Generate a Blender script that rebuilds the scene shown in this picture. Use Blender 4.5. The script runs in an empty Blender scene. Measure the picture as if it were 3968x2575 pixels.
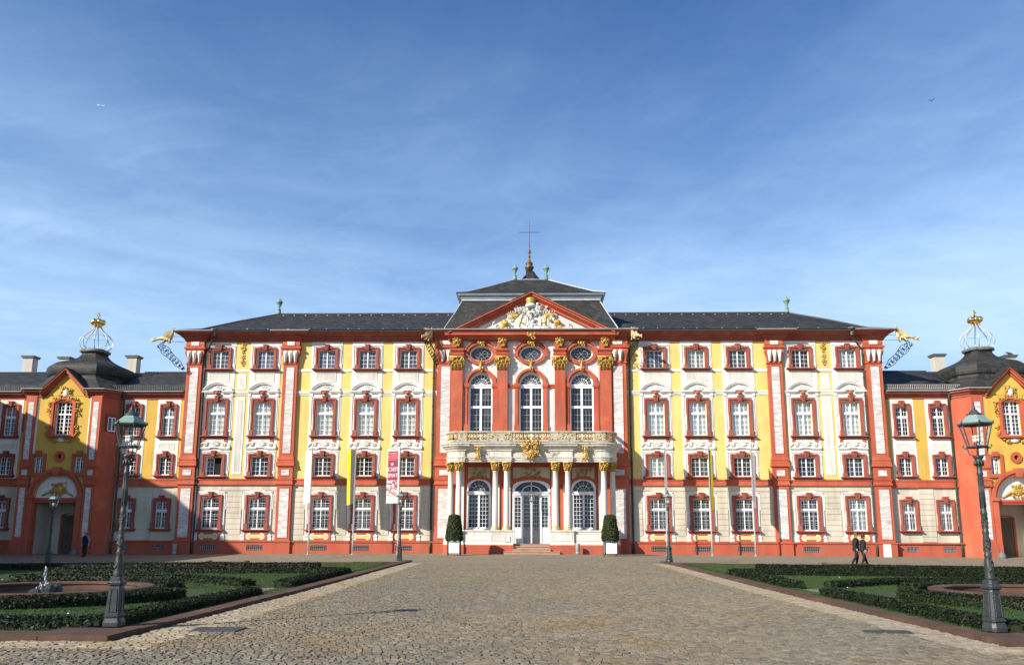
import bpy, bmesh, math, random
import numpy as np
from mathutils import Vector, Matrix
R = math.radians
random.seed(7); rng = np.random.default_rng(7)
S = bpy.context.scene
col = S.collection

# ------------------------------------------------------------------ camera
cam_d = bpy.data.cameras.new('camera'); cam = bpy.data.objects.new('camera', cam_d); col.objects.link(cam)
PITCH, YAW, ROLL, FPX = 0.17397, 0.022392, 0.002934, 3139.37
f0 = Vector((-math.sin(YAW), math.cos(YAW), 0)); rt = Vector((math.cos(YAW), math.sin(YAW), 0)); up0 = Vector((0, 0, 1))
fw = f0*math.cos(PITCH) + up0*math.sin(PITCH); u1 = -f0*math.sin(PITCH) + up0*math.cos(PITCH)
rr = rt*math.cos(ROLL) + u1*math.sin(ROLL); uu = -rt*math.sin(ROLL) + u1*math.cos(ROLL)
M = Matrix((rr, uu, -fw)).transposed().to_4x4(); M.translation = (-0.124, -62, 1.7)
cam.matrix_world = M
cam_d.sensor_width = 36; cam_d.sensor_fit = 'HORIZONTAL'
cam_d.lens = 36*FPX/3968; cam_d.shift_y = (1510.8-1287.5)/3968; cam_d.clip_end = 20000; cam_d.clip_start = .1
S.camera = cam
S.render.resolution_x = 1024; S.render.resolution_y = 664

# ------------------------------------------------------------------ sun and sky
SUN_EL = R(31); SDX, SDY = 0.757, 0.653            # horizontal direction the light travels
to_sun = Vector((-SDX*math.cos(SUN_EL), -SDY*math.cos(SUN_EL), math.sin(SUN_EL)))
sd = bpy.data.lights.new('sun', 'SUN'); sd.energy = 5.0; sd.angle = R(.5); sd.color = (1, .95, .86)
so = bpy.data.objects.new('sun', sd); col.objects.link(so)
so.rotation_euler = (-to_sun).to_track_quat('-Z', 'Y').to_euler(); so.location = to_sun*80
W = bpy.data.worlds.new('World'); S.world = W; W.use_nodes = True
nt = W.node_tree; N = nt.nodes; L = nt.links
bg = N['Background']; sky = N.new('ShaderNodeTexSky'); sky.sky_type = 'NISHITA'; sky.sun_disc = False
sky.sun_elevation = SUN_EL; sky.sun_rotation = math.atan2(to_sun.x, to_sun.y)
sky.air_density = 1.0; sky.dust_density = .8; sky.ozone_density = 3.5
tc = N.new('ShaderNodeTexCoord')
sep = N.new('ShaderNodeSeparateXYZ'); L.new(tc.outputs['Generated'], sep.inputs[0])
zc = N.new('ShaderNodeMath'); zc.operation = 'MAXIMUM'; L.new(sep.outputs[2], zc.inputs[0]); zc.inputs[1].default_value = .06
zz = N.new('ShaderNodeMath'); zz.operation = 'ADD'; L.new(zc.outputs[0], zz.inputs[0]); zz.inputs[1].default_value = .12
px = N.new('ShaderNodeMath'); px.operation = 'DIVIDE'; L.new(sep.outputs[0], px.inputs[0]); L.new(zz.outputs[0], px.inputs[1])
py = N.new('ShaderNodeMath'); py.operation = 'DIVIDE'; L.new(sep.outputs[1], py.inputs[0]); L.new(zz.outputs[0], py.inputs[1])
cmb = N.new('ShaderNodeCombineXYZ'); L.new(px.outputs[0], cmb.inputs[0]); L.new(py.outputs[0], cmb.inputs[1])
def cloud(scale, detail, rough, dist, lo, hi, rotz, sx, sy, seed):
    mp = N.new('ShaderNodeMapping'); L.new(cmb.outputs[0], mp.inputs[0])
    mp.inputs['Rotation'].default_value = (0, 0, R(rotz)); mp.inputs['Scale'].default_value = (sx, sy, 1); mp.inputs['Location'].default_value = (seed, seed*.7, 0)
    nz = N.new('ShaderNodeTexNoise'); L.new(mp.outputs[0], nz.inputs['Vector'])
    nz.inputs['Scale'].default_value = scale; nz.inputs['Detail'].default_value = detail; nz.inputs['Roughness'].default_value = rough; nz.inputs['Distortion'].default_value = dist
    mr = N.new('ShaderNodeMapRange'); mr.interpolation_type = 'SMOOTHSTEP'; L.new(nz.outputs[0], mr.inputs[0])
    mr.inputs[1].default_value = lo; mr.inputs[2].default_value = hi
    return mr.outputs[0]
c1 = cloud(.42, 6, .56, .7, .30, .74, 25, 1, 1.2, 3.1)
c2 = cloud(1.7, 8, .62, 1.1, .45, .80, 70, 1, 2.4, 8.3)
c3 = cloud(.5, 5, .6, .5, .40, .66, 10, .8, 1.6, 5.3)
mul = N.new('ShaderNodeMath'); mul.operation = 'MULTIPLY'; L.new(c2, mul.inputs[0]); L.new(c3, mul.inputs[1])
c4 = cloud(3.4, 9, .66, 1.6, .36, .74, 40, 1, 1.5, 1.7)
a0 = N.new('ShaderNodeMath'); a0.operation = 'MULTIPLY_ADD'; L.new(mul.outputs[0], a0.inputs[0]); a0.inputs[1].default_value = .5; L.new(c1, a0.inputs[2])
ad = N.new('ShaderNodeMath'); ad.operation = 'MULTIPLY_ADD'; L.new(c4, ad.inputs[0]); ad.inputs[1].default_value = .12; L.new(a0.outputs[0], ad.inputs[2])
hz = N.new('ShaderNodeMapRange'); hz.interpolation_type = 'SMOOTHSTEP'; L.new(sep.outputs[2], hz.inputs[0]); hz.inputs[1].default_value = .15; hz.inputs[2].default_value = .66; hz.inputs[3].default_value = 1.02; hz.inputs[4].default_value = .15   # thin veil of cirrus, denser towards the horizon
fm = N.new('ShaderNodeMath'); fm.operation = 'MULTIPLY_ADD'; L.new(ad.outputs[0], fm.inputs[0]); fm.inputs[1].default_value = .74; fm.inputs[2].default_value = .46
fac = N.new('ShaderNodeMath'); fac.operation = 'MULTIPLY'; fac.use_clamp = True; L.new(fm.outputs[0], fac.inputs[0]); L.new(hz.outputs[0], fac.inputs[1])
hs = N.new('ShaderNodeHueSaturation'); L.new(sky.outputs[0], hs.inputs['Color']); hs.inputs['Saturation'].default_value = 1.5; hs.inputs['Value'].default_value = 1.08; hs.inputs['Hue'].default_value = .511
mx = N.new('ShaderNodeMix'); mx.data_type = 'RGBA'; L.new(fac.outputs[0], mx.inputs[0]); L.new(hs.outputs[0], mx.inputs[6]); mx.inputs[7].default_value = (5.0, 7.1, 9.9, 1)
L.new(mx.outputs[2], bg.inputs[0]); bg.inputs[1].default_value = .080
S.view_settings.view_transform = 'Standard'; S.view_settings.look = 'None'; S.view_settings.exposure = .58; S.view_settings.gamma = 1

# ------------------------------------------------------------------ materials
MATS = {}
def mat(name, c, rough=.7, c2=None, scale=3, thr=(.4, .65), bump=0, bscale=30, metal=0, spec=.3, streak=False, c3=None, c3scale=.5, c3thr=(.55, .7), grime=0):
    m = bpy.data.materials.new(name); m.use_nodes = True; t = m.node_tree; n = t.nodes; l = t.links
    b = n['Principled BSDF']; b.inputs['Roughness'].default_value = rough; b.inputs['Metallic'].default_value = metal; b.inputs['Specular IOR Level'].default_value = spec
    b.inputs['Base Color'].default_value = (*c, 1)
    g = n.new('ShaderNodeNewGeometry'); src = g.outputs['Position']
    cur = None
    def layer(cur, colr, sc, th, st):
        mp = n.new('ShaderNodeMapping'); l.new(src, mp.inputs[0]); mp.inputs['Scale'].default_value = (1, 1, .18 if st else 1)
        nz = n.new('ShaderNodeTexNoise'); l.new(mp.outputs[0], nz.inputs['Vector']); nz.inputs['Scale'].default_value = sc; nz.inputs['Detail'].default_value = 7; nz.inputs['Roughness'].default_value = .62
        mr = n.new('ShaderNodeMapRange'); l.new(nz.outputs[0], mr.inputs[0]); mr.inputs[1].default_value = th[0]; mr.inputs[2].default_value = th[1]
        mx = n.new('ShaderNodeMix'); mx.data_type = 'RGBA'; l.new(mr.outputs[0], mx.inputs[0])
        if cur is None: mx.inputs[6].default_value = (*c, 1)
        else: l.new(cur, mx.inputs[6])
        mx.inputs[7].default_value = (*colr, 1)
        return mx.outputs[2]
    if c2: cur = layer(cur, c2, scale, thr, streak)
    if c3: cur = layer(cur, c3, c3scale, c3thr, False)
    if grime:                                            # rain streaks and dust that run down the wall
        mp = n.new('ShaderNodeMapping'); l.new(src, mp.inputs[0]); mp.inputs['Scale'].default_value = (1, 1, .07)
        nz = n.new('ShaderNodeTexNoise'); l.new(mp.outputs[0], nz.inputs['Vector']); nz.inputs['Scale'].default_value = 5.5; nz.inputs['Detail'].default_value = 6; nz.inputs['Roughness'].default_value = .65
        n2 = n.new('ShaderNodeTexNoise'); l.new(src, n2.inputs['Vector']); n2.inputs['Scale'].default_value = .55; n2.inputs['Detail'].default_value = 5
        ml = n.new('ShaderNodeMath'); ml.operation = 'MULTIPLY'; l.new(nz.outputs[0], ml.inputs[0]); l.new(n2.outputs[0], ml.inputs[1])
        mr = n.new('ShaderNodeMapRange'); l.new(ml.outputs[0], mr.inputs[0]); mr.inputs[1].default_value = .22; mr.inputs[2].default_value = .42; mr.inputs[3].default_value = 0; mr.inputs[4].default_value = grime
        mx = n.new('ShaderNodeMix'); mx.data_type = 'RGBA'; l.new(mr.outputs[0], mx.inputs[0])
        if cur is None: mx.inputs[6].default_value = (*c, 1)
        else: l.new(cur, mx.inputs[6])
        mx.inputs[7].default_value = (.16, .12, .085, 1); cur = mx.outputs[2]
    if cur is not None: l.new(cur, b.inputs['Base Color'])
    if bump:
        nz = n.new('ShaderNodeTexNoise'); l.new(src, nz.inputs['Vector']); nz.inputs['Scale'].default_value = bscale; nz.inputs['Detail'].default_value = 5
        bp = n.new('ShaderNodeBump'); bp.inputs['Strength'].default_value = bump; bp.inputs['Distance'].default_value = .02; l.new(nz.outputs[0], bp.inputs['Height']); l.new(bp.outputs[0], b.inputs['Normal'])
    MATS[name] = m
    return m
RED = (.48, .105, .050)
mat('red_stone', RED, .75, (.38, .07, .034), 1.6, (.40, .70), .25, 25, streak=True, c3=(.58, .15, .075), c3scale=.7, c3thr=(.5, .78), grime=0.34)
mat('red_trim_shaded', (.34, .090, .056), .8, (.25, .062, .042), 2.2, (.38, .68), .35, 30, streak=True, c3=(.42, .14, .09), c3scale=1.1, c3thr=(.52, .75), grime=0.3)  # browner red of the window trim; on the cornices it paints in shade
mat('red_plinth', (.46, .105, .052), .8, (.36, .075, .042), .9, (.36, .7), .35, 20, streak=True, c3=(.58, .36, .20), c3scale=1.7, c3thr=(.69, .75), grime=0.42)
mat('yellow', (.75, .545, .175), .85, (.68, .475, .135), .9, (.36, .72), .25, 40, streak=True, c3=(.77, .60, .27), c3scale=.5, c3thr=(.5, .8), grime=0.26)
mat('yellow_deep', (.64, .40, .075), .85, (.56, .34, .055), .9, (.36, .72), .25, 40, streak=True, grime=0.28)
mat('white', (.75, .715, .645), .8, (.55, .50, .42), 1.5, (.50, .80), .25, 30, streak=True, c3=(.78, .75, .69), c3scale=.8, c3thr=(.5, .8), grime=0.3)
mat('cream', (.64, .59, .51), .85, (.56, .51, .43), 1.4, (.4, .7), .2, 30, streak=True, grime=0.3)
mat('beige', (.62, .55, .43), .85, (.46, .40, .30), 1.3, (.38, .72), .3, 30, streak=True, grime=0.34)
mat('lime', (.66, .62, .53), .75, (.50, .45, .35), 1.5, (.42, .72), .35, 18, streak=True, c3=(.13, .11, .08), c3scale=1.3, c3thr=(.60, .74), grime=0.5)
mat('column_stone', (.70, .66, .58), .75, (.58, .53, .44), 1.8, (.45, .75), .3, 25, streak=True, grime=.3)
mat('balustrade_stone', (.47, .43, .33), .85, (.33, .29, .20), 2.2, (.4, .7), .4, 20, c3=(.09, .08, .06), c3scale=2.4, c3thr=(.55, .7))
mat('frame_white', (.82, .82, .80), .45)
mat('door_grey', (.36, .37, .37), .5, (.32, .33, .34), 3)
mat('gold', (.66, .42, .10), .48, (.36, .20, .045), 9, (.38, .66), .6, 30, metal=.4, spec=.5)
mat('gold_bright', (.95, .62, .18), .18, (.85, .5, .12), 6, metal=1, spec=.5)
mat('gilt_pale', (.66, .54, .29), .5, (.46, .34, .15), 5, (.4, .7), .3, 30, metal=.25)
mat('slate', (.056, .053, .047), .6, (.030, .029, .027), 2.2, (.35, .68), .0, c3=(.10, .095, .08), c3scale=3.2, c3thr=(.56, .72))
mat('slate_ridge', (.07, .07, .07), .5)
mat('lead', (.52, .54, .53), .45, (.42, .44, .43), 2, metal=.3)
mat('verdigris', (.22, .32, .275), .6, (.14, .22, .19), 5, (.35, .7), .3, 25, c3=(.08, .10, .08), c3scale=3, c3thr=(.55, .75))
mat('copper_dull', (.16, .18, .16), .55, (.09, .10, .09), 4)
mat('bronze', (.15, .105, .05), .5, (.20, .14, .065), 6, metal=.6)
mat('wrought_iron', (.012, .012, .012), .8, spec=.1)
mat('iron', (.035, .038, .038), .5, (.06, .065, .062), 7, (.4, .7), .3, 40, spec=.5)
mat('cast_iron', (.04, .044, .043), .42, (.022, .025, .025), 6, (.4, .7), .35, 40, spec=.5)
mat('black_pipe', (.03, .035, .033), .5, (.06, .065, .06), 3)
mat('glass_dark', (.010, .011, .013), .07, (.045, .05, .055), 1.1, (.48, .8), .06, 3, spec=.5)
mat('glass_grey', (.13, .145, .17), .12, (.20, .21, .23), 2.2, (.45, .6), spec=.4)
mat('glass_blue', (.085, .10, .15), .1, (.13, .15, .19), 1.7, (.45, .6), spec=.45)
mat('curtain', (.80, .80, .77), .9, (.70, .70, .68), 4, (.4, .7))
mat('curtain_dim', (.55, .56, .56), .9, (.45, .46, .47), 5, (.4, .7))
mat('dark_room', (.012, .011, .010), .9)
mat('chimney', (.50, .47, .40), .85, (.42, .39, .33), 2, streak=True, bump=.2)
mat('sandstone', (.088, .047, .031), .85, (.06, .033, .024), 2.5, (.4, .7), .4, 20, c3=(.14, .082, .052), c3scale=.9, c3thr=(.5, .75))
mat('step_stone', (.42, .26, .18), .8, (.34, .2, .14), 3, bump=.3)
mat('white_paint', (.85, .85, .83), .4)
mat('steel', (.62, .63, .64), .35, metal=.6)
mat('grey_plastic', (.42, .42, .40), .5)
mat('cloth_black', (.012, .012, .014), .85, (.022, .022, .025), 12)
mat('cloth_navy', (.03, .035, .06), .85)
mat('cloth_lilac', (.22, .2, .3), .85)
mat('skin', (.55, .32, .22), .55)
mat('hair_brown', (.16, .075, .035), .7)
mat('hair_dark', (.03, .02, .016), .7)
mat('hat_straw', (.45, .36, .22), .8)
mat('shoe', (.015, .014, .013), .4)
mat('flag_white', (.85, .85, .83), .7, (.80, .80, .78), 2)
mat('flag_yellow', (.90, .74, .015), .7)
mat('flag_grey', (.075, .066, .063), .75)
mat('banner_red', (.30, .035, .06), .7, (.20, .03, .06), 3, c3=(.5, .07, .08), c3scale=1.3)
mat('banner_pink', (.62, .12, .12), .7)
mat('banner_photo', (.55, .5, .47), .7, (.35, .05, .05), 6, (.5, .56), c3=(.12, .12, .10), c3scale=9, c3thr=(.58, .62))
mat('ink', (.03, .03, .035), .7)
mat('wood_dark', (.13, .10, .07), .7, (.09, .07, .05), 5, streak=True)
mat('gravel', (.24, .21, .165), .9, (.17, .15, .12), 40, (.4, .6), .5, 60)
mat('soil', (.05, .04, .028), .95)
mat('water', (.03, .035, .03), .08, spec=.5)
mat('foam', (.36, .38, .40), .2)
mat('lamp_glass_white', (.75, .72, .66), .25)
mat('bird', (.02, .02, .022), .8)
mat('plane', (.55, .57, .62), .4)
def vary(name, other):
    t = MATS[name].node_tree; n = t.nodes; l = t.links; b = n['Principled BSDF']; old = b.inputs['Base Color'].links[0].from_socket; oi = n.new('ShaderNodeObjectInfo'); r = n.new('ShaderNodeMapRange'); l.new(oi.outputs['Random'], r.inputs[0]); r.inputs[1].default_value = .45; r.inputs[2].default_value = 1.0
    x = n.new('ShaderNodeMix'); x.data_type = 'RGBA'; l.new(r.outputs[0], x.inputs[0]); l.new(old, x.inputs[6]); x.inputs[7].default_value = (*other, 1); l.new(x.outputs[2], b.inputs['Base Color'])
vary('glass_dark', (.06, .065, .072)); vary('glass_blue', (.05, .055, .07)); vary('curtain', (.66, .66, .62))
# translucent flag cloths let some sunlight through
for k in ('flag_white', 'flag_yellow'):
    m = MATS[k]; t = m.node_tree; b = t.nodes['Principled BSDF']
    tr = t.nodes.new('ShaderNodeBsdfTranslucent'); mixs = t.nodes.new('ShaderNodeMixShader'); mixs.inputs[0].default_value = .35
    tr.inputs[0].default_value = b.inputs['Base Color'].default_value
    t.links.new(b.outputs[0], mixs.inputs[1]); t.links.new(tr.outputs[0], mixs.inputs[2]); t.links.new(mixs.outputs[0], t.nodes['Material Output'].inputs[0])
def clear_glass(name, tint, gl):
    m = bpy.data.materials.new(name); m.use_nodes = True; t = m.node_tree; n = t.nodes; t.nodes.remove(n['Principled BSDF'])
    a = n.new('ShaderNodeBsdfTransparent'); a.inputs[0].default_value = (*tint, 1); g = n.new('ShaderNodeBsdfGlossy'); g.inputs['Roughness'].default_value = .04
    lw = n.new('ShaderNodeLayerWeight'); lw.inputs[0].default_value = .5; pw = n.new('ShaderNodeMath'); pw.operation = 'POWER'; pw.inputs[1].default_value = 4; t.links.new(lw.outputs['Facing'], pw.inputs[0])
    ml = n.new('ShaderNodeMath'); ml.operation = 'MULTIPLY_ADD'; ml.inputs[1].default_value = .7*gl; ml.inputs[2].default_value = .045*gl; t.links.new(pw.outputs[0], ml.inputs[0])
    mx = n.new('ShaderNodeMixShader'); t.links.new(ml.outputs[0], mx.inputs[0]); t.links.new(a.outputs[0], mx.inputs[1]); t.links.new(g.outputs[0], mx.inputs[2]); t.links.new(mx.outputs[0], n['Material Output'].inputs[0])
    MATS[name] = m
clear_glass('glass_clear', (.93, .95, .94), 1.0)
clear_glass('glass_lamp', (.95, .96, .95), 1.0)
def marble():
    m = mat('marble', (.72, .68, .64), .5); t = m.node_tree; n = t.nodes; l = t.links; b = n['Principled BSDF']
    g = n.new('ShaderNodeNewGeometry'); mp = n.new('ShaderNodeMapping'); l.new(g.outputs['Position'], mp.inputs[0]); mp.inputs['Rotation'].default_value = (0, R(-24), 0); mp.inputs['Scale'].default_value = (.35, 1, 1.5)
    w = n.new('ShaderNodeTexNoise'); l.new(mp.outputs[0], w.inputs['Vector']); w.inputs['Scale'].default_value = 2.2; w.inputs['Detail'].default_value = 6; w.inputs['Distortion'].default_value = 1.6
    cr = n.new('ShaderNodeValToRGB'); l.new(w.outputs[0], cr.inputs[0]); e = cr.color_ramp.elements
    e[0].position = .34; e[0].color = (.42, .355, .325, 1); e[1].position = .62; e[1].color = (.68, .645, .60, 1); x = cr.color_ramp.elements.new(.46); x.color = (.60, .55, .51, 1); x = cr.color_ramp.elements.new(.5); x.color = (.40, .34, .31, 1); x = cr.color_ramp.elements.new(.53); x.color = (.64, .60, .56, 1)
    l.new(cr.outputs[0], b.inputs['Base Color'])
marble()
def slate_rows(name):
    m = MATS[name]; t = m.node_tree; n = t.nodes; l = t.links; b = n['Principled BSDF']
    g = n.new('ShaderNodeNewGeometry'); sp = n.new('ShaderNodeSeparateXYZ'); l.new(g.outputs['Position'], sp.inputs[0])
    ad = n.new('ShaderNodeMath'); ad.operation = 'ADD'; l.new(sp.outputs[0], ad.inputs[0]); l.new(sp.outputs[1], ad.inputs[1])
    cb = n.new('ShaderNodeCombineXYZ'); l.new(ad.outputs[0], cb.inputs[0]); l.new(sp.outputs[2], cb.inputs[1])
    br = n.new('ShaderNodeTexBrick'); l.new(cb.outputs[0], br.inputs['Vector']); br.inputs['Scale'].default_value = 1; br.inputs['Brick Width'].default_value = .42; br.inputs['Row Height'].default_value = .17; br.inputs['Mortar Size'].default_value = .012
    br.inputs['Color1'].default_value = (1, 1, 1, 1); br.inputs['Color2'].default_value = (.35, .35, .36, 1); br.inputs['Mortar'].default_value = (.1, .1, .1, 1)
    old = b.inputs['Base Color'].links[0].from_socket
    mx = n.new('ShaderNodeMix'); mx.data_type = 'RGBA'; mx.blend_type = 'MULTIPLY'; mx.inputs[0].default_value = .75; l.new(old, mx.inputs[6]); l.new(br.outputs[0], mx.inputs[7]); l.new(mx.outputs[2], b.inputs['Base Color'])
    bp = n.new('ShaderNodeBump'); bp.inputs['Strength'].default_value = .6; bp.inputs['Distance'].default_value = .02; l.new(br.outputs[0], bp.inputs['Height']); l.new(bp.outputs[0], b.inputs['Normal'])
slate_rows('slate')
def cobble_mat(name, built):
    m = bpy.data.materials.new(name); m.use_nodes = True; t = m.node_tree; n = t.nodes; l = t.links; b = n['Principled BSDF']; b.inputs['Roughness'].default_value = .72; b.inputs['Specular IOR Level'].default_value = .3
    g = n.new('ShaderNodeNewGeometry')
    def noise(sc, det, lo, hi, dim=1):
        z = n.new('ShaderNodeTexNoise'); l.new(g.outputs['Position'], z.inputs['Vector']); z.inputs['Scale'].default_value = sc; z.inputs['Detail'].default_value = det
        r = n.new('ShaderNodeMapRange'); l.new(z.outputs[0], r.inputs[0]); r.inputs[1].default_value = lo; r.inputs[2].default_value = hi; return r.outputs[0]
    def mix(f, a, c, mode='MIX'):
        x = n.new('ShaderNodeMix'); x.data_type = 'RGBA'; x.blend_type = mode
        (l.new(f, x.inputs[0]) if hasattr(f, 'links') else setattr(x.inputs[0], 'default_value', f))
        for k, v in ((6, a), (7, c)):
            if hasattr(v, 'links'): l.new(v, x.inputs[k])
            else: x.inputs[k].default_value = (*v, 1)
        return x.outputs[2]
    base = mix(noise(.16, 5, .35, .65), (.200, .160, .104), (.172, .148, .108)) if built else mix(noise(.16, 5, .35, .65), (.265, .212, .138), (.235, .198, .142))
    base = mix(noise(.42, 6, .55, .75), base, (.19, .125, .055))
    base = mix(noise(.8, 7, .58, .8), base, (.125, .10, .07))
    if built:
        at = n.new('ShaderNodeAttribute'); at.attribute_name = 'tint'
        r = n.new('ShaderNodeMapRange'); r.clamp = False; l.new(at.outputs['Fac'], r.inputs[0]); r.inputs[3].default_value = .6; r.inputs[4].default_value = 1.35
        cb = n.new('ShaderNodeCombineColor'); [l.new(r.outputs[0], cb.inputs[i]) for i in range(3)]
        base = mix(1.0, base, cb.outputs[0], 'MULTIPLY')
        z = n.new('ShaderNodeTexNoise'); l.new(g.outputs['Position'], z.inputs['Vector']); z.inputs['Scale'].default_value = 55; z.inputs['Detail'].default_value = 4
        bp = n.new('ShaderNodeBump'); bp.inputs['Strength'].default_value = .35; bp.inputs['Distance'].default_value = .01; l.new(z.outputs[0], bp.inputs['Height']); l.new(bp.outputs[0], b.inputs['Normal'])
    else:
        mp = n.new('ShaderNodeMapping'); l.new(g.outputs['Position'], mp.inputs[0]); mp.inputs['Scale'].default_value = (1, 1.05, 0)
        v = n.new('ShaderNodeTexVoronoi'); l.new(mp.outputs[0], v.inputs['Vector']); v.feature = 'DISTANCE_TO_EDGE'; v.inputs['Scale'].default_value = 7; v.inputs['Randomness'].default_value = .75
        v2 = n.new('ShaderNodeTexVoronoi'); l.new(mp.outputs[0], v2.inputs['Vector']); v2.inputs['Scale'].default_value = 7; v2.inputs['Randomness'].default_value = .75
        hsv = n.new('ShaderNodeSeparateColor'); l.new(v2.outputs['Color'], hsv.inputs[0])
        r = n.new('ShaderNodeMapRange'); l.new(hsv.outputs[0], r.inputs[0]); r.inputs[3].default_value = .7; r.inputs[4].default_value = 1.25
        cb = n.new('ShaderNodeCombineColor'); [l.new(r.outputs[0], cb.inputs[i]) for i in range(3)]
        base = mix(1.0, base, cb.outputs[0], 'MULTIPLY')
        jr = n.new('ShaderNodeMapRange'); l.new(v.outputs['Distance'], jr.inputs[0]); jr.inputs[1].default_value = .0; jr.inputs[2].default_value = .06
        base = mix(jr.outputs[0], (.17, .145, .105), base)
        bp = n.new('ShaderNodeBump'); bp.inputs['Strength'].default_value = .7; bp.inputs['Distance'].default_value = .02; l.new(jr.outputs[0], bp.inputs['Height']); l.new(bp.outputs[0], b.inputs['Normal'])
    l.new(base, b.inputs['Base Color']); MATS[name] = m
cobble_mat('cobble', True); cobble_mat('paving', False)
mat('gutter_stone', (.40, .37, .31), .75, (.30, .28, .24), 5, (.4, .7), .35, 40)
mat('joint_sand', (.07, .06, .042), .95, (.045, .04, .03), 4)
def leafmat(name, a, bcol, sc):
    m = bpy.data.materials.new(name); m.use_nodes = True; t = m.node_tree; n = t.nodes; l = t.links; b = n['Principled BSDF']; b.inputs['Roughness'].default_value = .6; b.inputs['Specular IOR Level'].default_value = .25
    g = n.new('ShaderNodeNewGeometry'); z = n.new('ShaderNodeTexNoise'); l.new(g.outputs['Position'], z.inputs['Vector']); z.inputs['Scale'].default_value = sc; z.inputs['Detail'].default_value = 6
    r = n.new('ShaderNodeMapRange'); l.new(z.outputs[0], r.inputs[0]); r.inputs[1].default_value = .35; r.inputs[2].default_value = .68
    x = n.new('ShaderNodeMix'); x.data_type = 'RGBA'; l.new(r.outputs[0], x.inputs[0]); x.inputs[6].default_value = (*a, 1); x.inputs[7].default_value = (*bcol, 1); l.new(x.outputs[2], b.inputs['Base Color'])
    MATS[name] = m
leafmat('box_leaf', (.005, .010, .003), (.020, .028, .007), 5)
leafmat('tree_leaf', (.010, .018, .005), (.055, .07, .022), 12)
leafmat('lawn', (.018, .043, .005), (.042, .068, .010), 2.6)
leafmat('blade', (.020, .052, .006), (.046, .092, .012), 2)

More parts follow.
